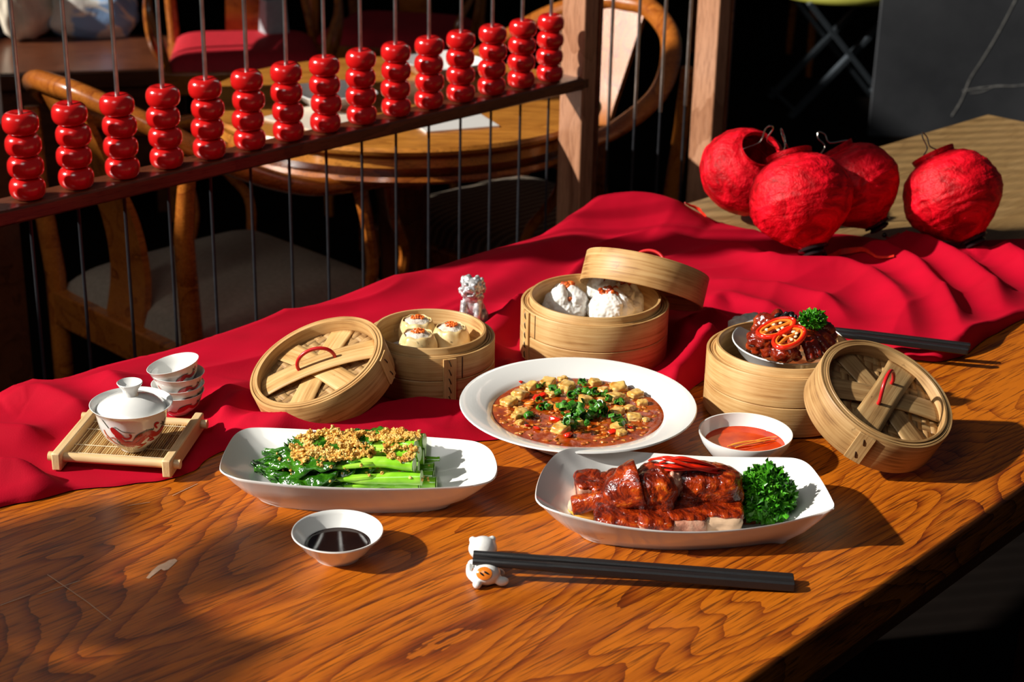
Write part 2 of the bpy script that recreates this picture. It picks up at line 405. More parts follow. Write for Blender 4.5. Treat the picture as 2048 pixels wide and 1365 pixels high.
# ------------------------------------------------------------------ red cloth
CLEAR = []     # (x, y, radius, height) flattened under objects
def clear(p, r, h=.003): CLEAR.append((p.x, p.y, r, h))
clear(P(1156, 807, .035), .075, .001)
clear(P(1612, 497), .055); clear(P(1768, 472), .03); clear(P(1490, 428), .045); clear(P(1945, 488), .035, .001)
SM = P(860, 668, .052); BG = P(1190, 603, .058); RS = P(1567, 702, .062)
clear(SM, .068); clear(BG, .082); clear(RS, .078, .001)
clear(P(345, 828, 0), .022)
clear(P(270, 895, .01), .075, .004)
for p in ((1160, 905), (1240, 905)): pass
RIDGES = [  # (pixel polyline, amplitude, width)
    ([(-200, 965), (0, 950), (150, 962), (300, 952), (400, 925), (470, 890)], .013, .022),
    ([(-150, 860), (0, 868), (110, 880), (170, 915)], .014, .020),
    ([(0, 800), (80, 790), (170, 830), (230, 870)], .012, .020),
    ([(200, 752), (260, 790), (420, 800), (500, 760)], .012, .022),
    ([(420, 860), (470, 812), (520, 800)], .012, .014),
    ([(420, 880), (500, 850), (600, 862), (760, 842), (900, 815), (960, 830)], .014, .016),
    ([(1050, 455), (1160, 435), (1300, 436), (1420, 452)], .030, .050),
    ([(960, 700), (1020, 650), (1040, 600)], .016, .018),
    ([(990, 740), (1030, 715)], .012, .014),
    ([(880, 560), (1010, 520), (1120, 500), (1200, 478)], .010, .03),
    ([(1360, 790), (1400, 745), (1425, 690)], .034, .024),
    ([(1350, 720), (1380, 660), (1450, 625)], .018, .018),
    ([(1400, 560), (1530, 575), (1640, 600), (1700, 640)], .016, .022),
    ([(1440, 500), (1560, 530), (1700, 540), (1790, 590), (1830, 680)], .020, .022),
    ([(1620, 520), (1720, 500), (1830, 540), (1900, 620), (1925, 690)], .024, .020),
    ([(1750, 470), (1850, 500), (1960, 560), (2010, 620)], .026, .022),
    ([(1930, 500), (2000, 500), (2080, 560)], .026, .020),
    ([(2060, 620), (1960, 665), (1880, 712), (1800, 722), (1740, 700)], .016, .016),
    ([(1300, 470), (1430, 490), (1560, 500)], .010, .02),
    ([(1420, 610), (1460, 590), (1600, 640)], .012, .018),
]
RW = []
for pts, a, wd in RIDGES:
    q = [P(x, y, .01) for x, y in pts]; RW.append(([(v.x, v.y) for v in catmull(q, 5)], a, wd))
RB = [(min(p[0] for p in q)-3*wd, max(p[0] for p in q)+3*wd, min(p[1] for p in q)-3*wd, max(p[1] for p in q)+3*wd) for q, a, wd in RW]
ca, sa = math.cos(AZT), math.sin(AZT)
def cloth_h(x, y):
    a = x*ca+y*sa; b = -x*sa+y*ca
    wv = noise.noise(V(a*3, b*3, 5.1))*.05
    n = noise.noise(V(a*2.6+wv*4, b*11+wv*30, 1.3))
    rg = (1-abs(n)*2.2); rg = max(0, rg)**2
    n2 = noise.noise(V(x*9, y*9+wv*20, 8.3))
    n3 = noise.noise(V(a*14, b*34, 2.3)+V(wv*30, 0, 0))
    h = .003+.008*rg+.004*(n2+.5)+.0014*(n3+.5)
    k = sstep(1.55, 1.75, y)*sstep(.15, .3, x); h *= 1-.45*k
    for (q, A, wd), bb in zip(RW, RB):
        if not (bb[0] < x < bb[1] and bb[2] < y < bb[3]): continue
        best = 9.0; tt = 0; N = len(q)-1
        for i in range(N):
            x0, y0 = q[i]; dx = q[i+1][0]-x0; dy = q[i+1][1]-y0; L = dx*dx+dy*dy+1e-12
            t = max(0, min(1, ((x-x0)*dx+(y-y0)*dy)/L)); d = (x0+dx*t-x)**2+(y0+dy*t-y)**2
            if d < best: best = d; tt = (i+t)/N
        e = math.exp(-(best**.5/wd)**1.5)*min(1, 4*tt+.15, 4*(1-tt)+.15)
        h += A*(1.1-.25*k)*e
    for cx, cy, r, hh in CLEAR:
        d = math.hypot(x-cx, y-cy)
        if d < r+.035: h = lerp(hh, h, sstep(r, r+.035, d))
    return max(h, .0012)
NEAR = [(-330, 1090), (-60, 1032), (60, 1004), (200, 977), (320, 964), (385, 945), (450, 905), (640, 888), (860, 888), (1010, 880), (1300, 840), (1424, 752), (1600, 735), (1740, 706), (1830, 722), (1905, 722), (1960, 690), (2048, 640), (2250, 560), (2420, 500)]
FAR = [(-330, None), (-100, None), (30, None), (130, None), (230, None), (310, None), (400, None), (500, None), (640, None), (780, None), (940, None), (1110, None), (1250, None), (1400, 442), (1560, 474), (1700, 474), (1830, 492), (1950, 488), (2100, 482), (2300, 480)]
dpx = (811-228)/1975.0
nearW = [P(x, y) for x, y in NEAR]; farW = []
for x, y in FAR:
    if y is None:
        p = P(x, 811-dpx*x); p = fL+dF*((p-fL).dot(dF)); farW.append(p)
    else: farW.append(P(x, y))
SEG = 24; nc = catmull(nearW, SEG); fc = catmull(farW, SEG); NS = len(nc); NTT = 150; ND = 22
vs = []; fs = []
for i in range(NS):
    sN, sF = nc[i], fc[i]; u = i/SEG
    hang = 1-sstep(11.6, 12.8, u)
    jn = noise.noise(V(u*1.7, 0, 3))*.006
    lasth = 0
    for j in range(NTT+1):
        t = j/NTT; p = sN.lerp(sF, t); p = p + (sN-sF).normalized()*jn*(1-t)
        h = cloth_h(p.x, p.y)
        e0 = min(1, (t*(sF-sN).length)/.014); h = .0012+(h-.0012)*math.sqrt(max(0, 1-(1-e0)**2)) if e0 < 1 else h
        e1 = min(1, ((1-t)*(sF-sN).length)/.02); h2 = .0012+(h-.0012)*math.sqrt(max(0, 1-(1-e1)**2))
        h = lerp(h2, h, hang)
        vs.append((p.x, p.y, h)); lasth = h
    for j in range(1, ND+1):
        d = j/ND*.17; out = -nF
        r = .012; a = min(PI/2, d/r)
        wob = (.006+.012*j/ND)*noise.noise(V(u*2.2, 4.4, 1.0))+.006*noise.noise(V(u*7, 1, j*.05))
        z = lasth - r*(1-math.cos(a)) - max(0, d-r*PI/2)*hang - (1-hang)*.0
        q = sF + out*((r*math.sin(a)+.004*min(1, a))+max(0, wob)*min(1, d/.03)*hang)*hang
        z = lerp(.0011, z, hang)
        if hang < .02: q = sF + out*.0005*j
        vs.append((q.x, q.y, z))
K = NTT+1+ND
for i in range(NS-1):
    for j in range(K-1): fs.append((i*K+j, i*K+j+1, (i+1)*K+j+1, (i+1)*K+j))
g = G(); g.v = vs; g.f = fs
cl = ob('tablecloth', g, M['cloth'], angle=180)
tag(cl, 'crumpled bright red cotton cloth spread along the table and hanging over its far edge', 'cloth')

# ------------------------------------------------------------------ abacus screens
KS = .92; SB = V(-.637*KS, 2.073*KS, 0); SE = V(.67, .742, 0).normalized(); SPC = .0738*KS; RZ = .66-.63*KS
SAZ = math.atan2(SE.y, SE.x)
bead_g = G(); R0, H0 = .0236*KS, .0290*KS
prof = [(.0035, H0*.5-.002), (.007, H0*.5-.0012)]
for i in range(13):
    a = PI/2*.80-(PI*.80)*i/12; ca_, sa_ = math.cos(a), math.sin(a)
    prof.append((.0075+(R0-.0075)*abs(ca_)**.75*(1 if ca_ > 0 else -1), math.copysign(abs(sa_)**.85, sa_)*H0*.5/ math.sin(PI/2*.80)**.85))
prof += [(.007, -H0*.5+.0012), (.0035, -H0*.5+.002)]
def screen(name, label, s0, s1, rods, beads, rail, leftpost):
    t = thing(name, label, 'screen', M=Matrix.Translation(SB+SE*s0+V(0, 0, FL)) @ Matrix.Rotation(SAZ, 4, 'Z'), group=None)
    Lx = s1-s0; z0 = -FL
    g = G(); g.box(.034, .050, 1.85, c=(Lx, 0, .925)); ob('post', g, M['post_wood'], t, angle=30, bevel=.003)
    g = G(); g.box(.008, .056, 1.85, c=(Lx+.021, 0, .925)); ob('post_trim', g, M['dark_wood'], t, angle=30, bevel=.002)
    if leftpost: g = G(); g.box(.055, .058, 1.85, c=(0, 0, .925)); ob('post', g, M['post_wood'], t, angle=30, bevel=.003)
    for z in (.06, 1.70):
        g = G(); g.box(Lx, .045, .03, c=(Lx/2, 0, z)); ob('rail', g, M['dark_wood'], t, angle=30, bevel=.003)
    if rail:
        g = G(); g.box(Lx, .050, .020, c=(Lx/2, 0, z0+RZ-.010)); ob('rail', g, M['dark_wood'], t, angle=30, bevel=.003)
    gu = G(); gu.tube([(0, 0, z0+RZ if rail else z0-.02), (0, 0, 1.69)], .0029, 10); gl = G(); gl.tube([(0, 0, .07), (0, 0, z0+RZ-.02 if rail else z0-.02)], .0022, 8)  # without a rail the lower length is blackened in place of shadow
    u0 = ob('rod', gu, M['steel'], t); l0 = ob('lower_rod', gl, M['iron_and_shade'], t); b0 = None
    for k, x in enumerate(rods):
        for src in (u0, l0):
            o = src if k == 0 else src.copy()
            if k: COL.objects.link(o); o.parent = t
            o.location = (x, 0, 0)
        if beads:
            n = 4
            for j in range(n):
                if b0 is None: gb = G(); gb.lathe(prof, 40); b0 = ob('bead', gb, M['bead'], t, angle=80); o = b0
                else: o = b0.copy(); COL.objects.link(o); o.parent = t
                o.location = (x+random.uniform(-.0012, .0012), random.uniform(-.0012, .0012), z0+RZ+H0*.5+H0*.995*j); o.rotation_euler = (random.uniform(-.03, .03), random.uniform(-.03, .03), random.uniform(0, 6))
    return t
sl = -.19*KS; sp1 = SPC*14+.078*KS; sp2 = sp1+.40*KS
screen('abacus_screen', 'dark wood room divider with rows of red abacus beads on steel rods', sl, sp1, [SPC*k-sl for k in range(-1, 15)], True, True, True)
screen('rod_screen', 'narrow divider panel of bare metal rods right of the bead screen', sp1+.026, sp2, [(.062+.078*k)*KS for k in range(4)], False, False, False)

# ------------------------------------------------------------------ chairs and round table
def chair(name, label, seatmat, loc, az, group=None):
    t = thing(name, label, 'chair', M=Matrix.Translation(V(loc[0], loc[1], FL)) @ Matrix.Rotation(az, 4, 'Z'), group=group)
    W = M['chair_wood']; D = M['chair_wood']
    g = G(); hx, hy = .215, .205
    for a, b in (((-hx, -hy), (hx, -hy-.02)), ((hx, -hy-.02), (hx, hy+.02)), ((hx, hy+.02), (-hx, hy)), ((-hx, hy), (-hx, -hy))):
        g.bar((a[0], a[1], .392), (b[0], b[1], .392), .028, .062)
    ob('seat_frame', g, W, t, angle=30, bevel=.004)
    g = G()
    def cush(u, v):
        a = u*2-1; b = v*2-1; x = a*(hx+.003); y = b*(hy+.005+.02*u); k = 1
        e = (1-abs(a)**7)*(1-abs(b)**7)
        return (x*.985, y*.985, .405+.062*max(0, e)**.45)
    g.grid(cush, 26, 26); ob('seat_cushion', g, seatmat, t, angle=180)
    for sy in (-1, 1):
        g = G(); g.tube([(hx-.005, sy*(hy+.012), 0), (hx-.01, sy*(hy+.012), .2), (hx-.01, sy*(hy+.012), .42)], [.013, .017, .019], 10); ob('leg', g, W, t)
        g = G(); g.tube([(-hx-.03, sy*hy, 0), (-hx, sy*hy, .25), (-hx, sy*hy, .45), (-hx-.012, sy*(hy+.01), .62), (-hx-.005, sy*(hy+.022), .745)], [.014, .018, .018, .016, .013], 10); ob('leg', g, W, t)
        g = G(); g.tube(catmull([(.06, sy*(hy+.018), .40), (.11, sy*(hy+.05), .48), (.10, sy*(hy+.06), .57), (.085, sy*(hy+.045), .668)], 6), [.011]*19, 8); ob('arm_support', g, W, t)
        g = G(); g.tube(catmull([(hx-.01, sy*(hy+.005), .41), (hx-.0, sy*(hy+.02), .50), (hx-.05, sy*(hy+.05), .58), (hx-.06, sy*(hy+.045), .66)], 6), [.010]*19, 8); ob('arm_support', g, W, t)
    pts = [(.20, -.285, .640), (.14, -.262, .655), (0, -.245, .665), (-.13, -.235, .715), (-.235, -.17, .785), (-.292, -.07, .825), (-.30, 0, .83)]
    full = pts+[(x, -y, z) for x, y, z in pts[-2::-1]]
    cr = catmull(full, 8); n = len(cr); rr = [.0165+.005*math.sin(PI*i/(n-1)) for i in range(n)]; rr[0] = rr[-1] = .012
    g = G(); g.tube(cr, rr, 14, flat=.8); ob('crest_rail', g, W, t)
    g = G()
    sp = catmull([(-.205, .418), (-.198, .50), (-.215, .60), (-.255, .70), (-.29, .815)], 6)if False else None
    sq = [(-.205, .415), (-.192, .50), (-.205, .60), (-.245, .70), (-.293, .815)]
    path = catmull([(x, 0, z) for x, z in sq], 6)
    for k, (dx, w_) in enumerate(((0, 0),)):
        vs = []; m = len(path)
        for i, p in enumerate(path):
            wd = .056-.006*math.sin(PI*i/(m-1))
            for sx in (-.006, .006):
                for sy in (-1, 1): vs.append((p.x+sx, sy*wd, p.z))
        fs = []
        for i in range(m-1):
            b = i*4; c = b+4
            fs += [(b, b+1, c+1, c), (b+2, c+2, c+3, b+3), (b, c, c+2, b+2), (b+1, b+3, c+3, c+1)]
        fs += [(0, 2, 3, 1), ((m-1)*4, (m-1)*4+1, (m-1)*4+3, (m-1)*4+2)]
        g.add(vs, fs)
    ob('splat', g, W, t, angle=30)
    return t
CH1 = chair('armchair', 'round-backed wooden armchair with beige cushion behind the bead screen', M['beige'], (-.50, 2.72), math.atan2(.71, .70))
def stripe_mat():
    t = NT('striped_upholstery'); sep = t.n.new('ShaderNodeSeparateXYZ'); t.link(t.co, sep.inputs[0])
    s = t.math('SINE', t.math('MULTIPLY', t.math('ADD', sep.outputs[1], t.math('MULTIPLY', t.noise(6, 2), .02)), 330))
    t.set(Base_Color=t.ramp(s, [(.35, (.07, .05, .035)), (.65, (.20, .16, .11))]), Roughness=.85); return t.m
M['stripe'] = stripe_mat()
chair('armchair', 'round-backed armchair with striped dark beige seat on the right of the round table', M['stripe'], (.01, 3.14), math.atan2(-.72, -.70))
chair('armchair', 'red-cushioned armchair left in the dark behind the round table', M['redseat'], tuple(P(490, 85, -.29))[:2], math.radians(-80))
chair('armchair', 'red-cushioned armchair directly behind the middle of the round table', M['redseat'], tuple(P(800, 45, -.29))[:2], math.radians(-100))

M['rt_wood'] = wood('round_table_wood', (.16, .05, .008), (.40, .14, .018), (.60, .24, .035), .3, 1.5, 6, .5)
RT = V(-.206, 2.905, -.02); RK = Matrix.Diagonal((1.03, 1.03, 1, 1)) @ Matrix.Translation((0, 0, -.02))
t = thing('round_table', 'round wooden table laid with white dishes behind the bead screen', 'table', (RT.x, RT.y, FL))
g = G(); g.lathe([(0, .732), (.335, .732), (.345, .738), (.347, .744), (.343, .750), (0, .750)], 96, RK); ob('tabletop', g, M['rt_wood'], t)
g = G(); g.lathe([(.325, .733), (.335, .728), (.337, .715), (.328, .712), (.30, .712)], 96, RK); ob('edge_moulding', g, M['rt_wood'], t)
g = G(); g.lathe([(.30, .69), (.338, .700), (.341, .693), (.338, .688), (.30, .688)], 96, RK); g.lathe([(.31, .688), (.31, .714)], 64, RK); ob('apron', g, M['chair_wood'], t)
g = G(); g.lathe([(0, .70), (.06, .69), (.045, .5), (.035, .3), (.05, .1), (.16, .03), (.17, 0), (0, 0)], 32); ob('pedestal', g, M['dark_wood'], t)
def square_dish(name, label, c, az, s, h, cat='dish', group=None):
    t = thing(name, label, cat, M=Matrix.Translation(c) @ Matrix.Rotation(az, 4, 'Z'), group=group)
    g = G(); rings = [(.55, 0), (.60, .003), (1.0, h), (.97, h+.001), (.62, .006), (.3, .005)]; n = 32; vs = []; fs = []
    for k, z in rings:
        for i in range(n):
            a = 2*PI*i/n; c_, s_ = math.cos(a), math.sin(a); q = (abs(c_)**5+abs(s_)**5)**(-.2); vs.append((s*k*c_*q, s*k*s_*q, z))
    m = len(rings)
    for r in range(m-1):
        for i in range(n): fs.append((r*n+i, r*n+(i+1) % n, (r+1)*n+(i+1) % n, (r+1)*n+i))
    fs.append(tuple(range((m-1)*n, m*n))); fs.append(tuple(range(n-1, -1, -1)))
    g.add(vs, fs); ob('dish_body', g, M['ceramic'], t); return t
square_dish('square_dish', 'square white dish on the left side of the round table', P(665, 212, -.02), .55, .068, .028)
square_dish('square_dish', 'square white dish on the right side of the round table', P(885, 150, -.02), .7, .075, .028)
g = G(); g.box(.13, .10, .003, T(*P(905, 245, -.0184), .4)); o = ob('place_card', g, M['ceramic'], angle=0); tag(o, 'flat white paper card near the front rim of the round table', 'card')
g = G(); g.box(.12, .16, .003, T(*P(640, 240, -.0184), .9)); o = ob('napkin', g, plain('cream_linen', (.6, .52, .42), .8, .05)); tag(o, 'folded cream napkin in front of the left square dish on the round table', 'napkin')

# bench with cushions, far top left
bc = P(190, 105, -.33)
t = thing('bench', 'dark wooden bench in the upper left corner carrying two cushions', 'bench', (bc.x, bc.y, FL), rz=.25)
g = G(); g.box(.80, .50, .05, c=(-.14, 0, .395)); ob('bench_seat', g, M['dark_wood'], t, bevel=.006, angle=30)
g = G(); g.box(.76, .46, .30, c=(-.14, 0, .22)); ob('bench_body', g, M['dark_wood'], t, bevel=.004, angle=30)
for x in (-.48, .18):
    g = G(); g.box(.07, .44, .07, c=(x, 0, .035)); ob('foot', g, M['dark_wood'], t, angle=30)
def pillow(name, label, c, rot, sx, sy, sz, mat):
    g = G()
    def f(v):
        return (1+ .25*(abs(v.x*v.y))) 
    g.blob((0, 0, 0), (sx, sy, sz), 4, .12, 2.2, 3, fn=lambda v: (max(abs(v.x), abs(v.y))**-.35 if max(abs(v.x), abs(v.y)) > .3 else 1.0)*.9)
    o = ob(name, g, mat, angle=180); o.matrix_world = Matrix.Translation(c) @ rot; tag(o, label, 'cushion'); return o
def check_mat():
    t = NT('blue_white_fabric'); n = t.noise(9, 2, t.mapping((1, 3, 1)))
    t.set(Base_Color=t.ramp(n, [(.50, (.85, .82, .74)), (.56, (.25, .42, .70))]), Roughness=.85); t.bump(t.noise(80, 3), .4, .002); return t.m
E3 = lambda x, y, z: (Matrix.Rotation(z, 4, 'Z') @ Matrix.Rotation(y, 4, 'Y') @ Matrix.Rotation(x, 4, 'X'))
pc = P(185, 66, -.33); pillow('cushion', 'slouched blue and white cushion on the dark bench', V(pc.x, pc.y+.02, -.255), E3(.5, .15, .2), .15, .14, .07, check_mat())
pc = P(50, 82, -.33); pillow('cushion', 'upright cream linen cushion at the left end of the bench', V(pc.x-.01, pc.y+.05, -.225), E3(1.35, 0, 1.2), .11, .12, .05, plain('cream_cushion', (.75, .66, .52), .85, .1, 50, .4, .002))
q = P(548, 64, -.283)
g = G(); g.box(.075, .06, .10, c=(0, 0, .05), taper=.85); o = ob('paper_bag', g, plain('grey_paper', (.35, .36, .38), .8, .1), bevel=.004, angle=30); o.location = (q.x, q.y, -.285); o.rotation_euler = (0, 0, .5); tag(o, 'small pale grey bag standing on the left red seat', 'bag')

# folding stool and plain chair legs in the dark, upper right
t = thing('folding_stool', 'black folding stool with yellow seat edge, legs crossed, upper right', 'stool', M=Matrix.Translation(V(*P(1665, 215, FL)[:2], FL)) @ Matrix.Rotation(.1, 4, 'Z'))
blk = plain('black_paint', (.05, .06, .07), .35, .1)
hgt = .415
for sy in (-.17, .17):
    for sx in (-1, 1):
        g = G(); g.bar((sx*.20, sy*(1 if sx > 0 else .9), 0), (-sx*.17, sy*(1 if sx > 0 else .9), hgt), .016, .034, up=(0, 1, 0)); ob('leg', g, blk, t, angle=30)
for p in ((.19, .03), (-.19, .03)):
    g = G(); g.tube([(p[0], -.17, p[1]), (p[0], .17, p[1])], .008, 8); ob('crossbar', g, blk, t)
g = G(); g.lathe([(0, hgt), (.235, hgt), (.24, hgt+.006), (.24, hgt+.022), (.235, hgt+.028), (0, hgt+.028)], 48); ob('seat', g, plain('olive_vinyl', (.34, .33, .05), .5, .08), t)
chair('armchair', 'shadowed wooden armchair in the dark left of the folding stool', M['redseat'], tuple(P(1495, 130, FL))[:2], math.radians(-90))
# ------------------------------------------------------------------ plates, bowls, dishes
def outline_plate(name, label, cat, px, z0, off, scale, zs, foot=.70, mid=.80):
    "plate whose rim outline is given as points; returns its thing"
    rim = []
    for (x, y), z in zip(px, zs):
        rim.append(P(off[0]+x/scale, off[1]+y/scale, z))
    rim = catmull(rim, 8, True); n = len(rim)
    c = sum(rim, V(0, 0, 0))/n; c.z = 0
    t = thing(name, label, cat, (c.x, c.y, z0))
    loc = [(p.x-c.x, p.y-c.y, p.z-z0) for p in rim]; zm = sum(p[2] for p in loc)/n
    rings = [(foot, 0, 0), (foot+.012, .0, .0015), (foot+.02, .0, .0035), (mid+.03, .36, 0), (.92, .68, 0), (.98, .93, 0), (1.0, 1.0, 0), (.994, 1.0, .0012), (.98, .975, .0008), (.93, .84, .0004), (.86, .68, .0004), (.78, .51, .0004), (.70, .36, .0004), (.60, .22, .0004), (.50, .14, 0), (.38, .11, 0), (.2, .10, 0)]
    vs = []; fs = []
    for k, f, dz in rings:
        for x, y, z in loc: vs.append((x*k, y*k, z*f+dz))
    m = len(rings)
    for r in range(m-1):
        for i in range(n): fs.append((r*n+i, r*n+(i+1) % n, (r+1)*n+(i+1) % n, (r+1)*n+i))
    fs.append(tuple((m-1)*n+i for i in range(n))); fs.append(tuple(range(n-1, -1, -1)))
    g = G(); g.add(vs, fs); ob('plate_body', g, M['ceramic'], t, angle=60); return t
vp = [(65, 370), (75, 315), (110, 230), (160, 150), (220, 110), (300, 95), (500, 100), (800, 116), (1150, 138), (1500, 160), (1750, 180), (1850, 203), (1920, 250), (1957, 325), (1962, 395), (1930, 450), (1850, 480), (1700, 500), (1300, 513), (900, 507), (600, 492), (400, 473), (210, 448), (115, 418), (78, 395)]
outline_plate('oblong_plate', 'white oblong plate under the green vegetables', 'plate', vp, 0, (420, 830), 3.413, [.031]*len(vp))
dp = [(65, 370), (75, 290), (110, 200), (170, 120), (230, 78), (320, 60), (500, 68), (800, 90), (1100, 110), (1400, 118), (1650, 120), (1750, 130), (1820, 165), (1880, 235), (1930, 315), (1972, 395), (1983, 428), (1962, 453), (1850, 490), (1650, 540), (1450, 573), (1250, 592), (1050, 598), (850, 590), (600, 560), (400, 520), (220, 473), (130, 440), (85, 410)]
dz = [.033, .034, .036, .038, .039, .037, .031, .028, .027, .028, .031, .033, .034, .035, .037, .040, .041, .039, .033, .029, .027, .026, .026, .027, .029, .032, .035, .035, .034]
outline_plate('oblong_plate', 'white oblong plate with a pointed corner under the roast duck', 'plate', dp, 0, (1050, 880), 3.2, dz)

def round_dish(name, label, cat, c, prof, z0=0.0, M_=None, n=72):
    t = thing(name, label, cat, (c.x, c.y, z0)) if M_ is None else thing(name, label, cat, M=M_)
    g = G(); g.lathe(prof, n); ob('dish_body', g, M['ceramic'], t, angle=60); return t
# soup plate with the tofu
BW = P(1156, 806, .035); BZ = .0015
round_dish('soup_plate', 'wide-rimmed white soup plate filled with tofu in brown sauce', 'plate', BW,
    [(0, .001), (.048, .001), (.049, 0), (.052, 0), (.053, .003), (.062, .008), (.080, .020), (.086, .025), (.108, .0315), (.1112, .0325), (.1122, .0335), (.1115, .0347), (.108, .0345), (.088, .0285), (.083, .0262), (.077, .019), (.060, .008), (.045, .005), (0, .005)], BZ)
# small sauce dishes
SY = P(675, 1064, .022)
round_dish('sauce_dish', 'small round white dish holding dark soy sauce', 'dish', SY,
    [(0, .0005), (.0165, .0005), (.0172, 0), (.0185, 0), (.0192, .002), (.028, .010), (.0355, .0205), (.0372, .0222), (.0368, .0232), (.0358, .0230), (.034, .0205), (.027, .0115), (.018, .0045), (0, .004)])
g = G(); g.lathe([(0, .0115), (.024, .0115), (.0262, .0119), (.0264, .0116), (.018, .005), (0, .0046)], 64)
t = NT('soy_sauce'); t.set(Base_Color=t.ramp(t.noise(30, 2), [(.3, (.008, .002, .001)), (.7, (.018, .005, .002))]), Roughness=.04, Coat_Weight=.5); M['soy'] = t.m
o = ob('soy_sauce', g, M['soy']); o.location = (SY.x, SY.y, 0); tag(o, 'dark soy sauce pooled in the small front dish', 'sauce')
OR = P(1491, 866, .029)
round_dish('sauce_dish', 'deeper round white dish holding orange-red sauce', 'dish', OR,
    [(0, .0008), (.019, .0008), (.020, 0), (.022, 0), (.0228, .0025), (.034, .011), (.041, .022), (.0432, .0290), (.0430, .0302), (.0418, .0300), (.0392, .022), (.032, .012), (.020, .005), (0, .0045)])
t = NT('orange_sauce'); t.set(Base_Color=t.ramp(t.noise(60, 3), [(.3, (.42, .016, .001)), (.7, (.64, .055, .002))]), Roughness=.06, Specular_IOR_Level=.25); M['orange_sauce'] = t.m
g = G(); g.lathe([(0, .0185), (.0345, .0185), (.0368, .0190), (.0370, .0186), (.030, .011), (0, .005)], 64)
o = ob('chili_sauce', g, M['orange_sauce']); o.location = (OR.x, OR.y, 0); tag(o, 'glossy orange-red dipping sauce in the right-hand dish', 'sauce')
zest = plain('orange_shred', (.80, .30, .03), .35, .15)
for i, (a, b) in enumerate((((1455, 893), (1553, 874)), ((1470, 896), (1548, 880)), ((1462, 890), (1530, 884)))):
    A = P(*a, .0195); B = P(*b, .0200); g = G(); mid = (A+B)/2+V(0, .002*(i-1), .0012)
    g.tube(catmull([A, A.lerp(mid, .5)+V(0, 0, .0006), mid, B.lerp(mid, .4)+V(0, 0, .0008), B], 5), .0007, 6, flat=.6); o = ob('orange_shred', g, zest); tag(o, 'thin orange shred floating on the orange-red sauce', 'garnish', 'shreds on the orange sauce')

# ------------------------------------------------------------------ bamboo steamers
def strap(parent, R, ang, z0, z1, wd=.013, nst=5, mat='strip', M0=None):
    g = G(); g.box((z1-z0), wd, .0022)
    B = Matrix.Rotation(ang, 4, 'Z') @ Matrix.Translation((R+.0008, 0, (z0+z1)/2)) @ Matrix.Rotation(PI/2, 4, 'Y')
    s = ob('strap', g, M[mat], None, angle=30, bevel=.0004); s.parent = parent; s.matrix_local = B
    g = G()
    for i in range(nst):
        x = -(z1-z0)/2+(z1-z0)*(i+.5)/nst
        g.tube([(x-.0032, -.0012, .0010), (x-.0015, -.0006, .0018), (x+.0015, .0006, .0018), (x+.0032, .0012, .0010)], .0006, 6)
    q = ob('stitching', g, M['stitch']); q['kind'] = 'stuff'; q.parent = s
def weave(parent, Rin, z, pitch, mat, ang0=0.0, every=2):
    n = int(Rin/pitch)
    for d in (0, 1):
        for k in range(-n, n+1):
            o_ = k*pitch; L = math.sqrt(max(0, Rin*Rin-o_*o_))
            if L < pitch: continue
            g = G(); N = max(6, int(2*L/pitch*1.5))
            def f(u, v):
                x = (u*2-1)*L
                ph = math.cos(PI*(x/pitch)+PI*(k % 2)+(PI if d else 0))
                return (x, o_+(v-.5)*pitch*.90, .0005*ph)
            g.grid(f, N, 1)
            s = ob('weave_strip', g, M[mat], angle=180, solid=.0007); s.parent = parent
            s.matrix_local = Matrix.Translation((0, 0, z)) @ Matrix.Rotation(ang0+d*PI/2, 4, 'Z')
def steamer(name, label, c, R, H, strap_deg, mat='bamboo', pitch=.008, drop=.036):
    t = thing(name, label, 'steamer', (c.x, c.y, .0025 if c.y > 1.5 else .001), rz=0); m = M[mat]; h = H-.001
    g = G(); g.lathe([(R-.003, 0), (R-.0006, 0), (R, .0008), (R, h*.5-.0009), (R-.0007, h*.5-.0002), (R-.003, h*.5-.0002), (R-.003, 0)], 96); ob('lower_hoop', g, m, t)
    g = G(); g.lathe([(R-.003, h*.5+.0002), (R-.0008, h*.5+.0002), (R-.0001, h*.5+.001), (R-.0001, h-.001), (R-.0006, h), (R-.0024, h), (R-.003, h-.001), (R-.003, h*.5)], 96); ob('upper_hoop', g, m, t)
    g = G()
    for a, b, zt in ((R-.0055, R-.0034, h-.0012), (R-.0082, R-.0060, h-.0005)):
        g.lathe([(a, .002), (a, zt-.0004), (a+.0004, zt), (b-.0004, zt), (b, zt-.0004), (b, .002)], 96)
    o = ob('hoop_layer', g, m, t); o['kind'] = 'stuff'
    Ri = R-.0088
    g = G(); g.lathe([(Ri-.0030, max(.001, h-.050)), (Ri-.0030, h+.0060), (Ri-.0026, h+.0066), (Ri-.0005, h+.0066), (Ri, h+.006), (Ri, max(.001, h-.050)), (Ri-.003, h-.05)], 96); ob('inner_rim', g, m, t)
    weave(t, Ri-.003, h-drop, pitch, 'strip_dark', .3)
    strap(t, R, math.radians(strap_deg), .001, h-.001, .0135, 5, 'strip_dark' if mat != 'bamboo' else 'strip')
    # end of the wrapped hoop, a slim overlap
    g = G(); g.box(.0012, .0010, h*.46, c=(0, 0, 0)); o = ob('hoop_end', g, M['stitch'], t, angle=0)
    o.location = ((R-.0002)*math.cos(math.radians(strap_deg+12)), (R-.0002)*math.sin(math.radians(strap_deg+12)), h*.75)
    return t
steamer('bamboo_steamer', 'open bamboo steamer holding three siu mai, strapped with dark stitches', SM, .0660, .050, -70, drop=.026)
steamer('bamboo_steamer', 'large open bamboo steamer of white steamed buns in the centre', BG, .0788, .057, -156)
steamer('bamboo_steamer', 'bamboo steamer on the bare table with a white bowl of chicken feet inside', RS, .0752, .061, 100)

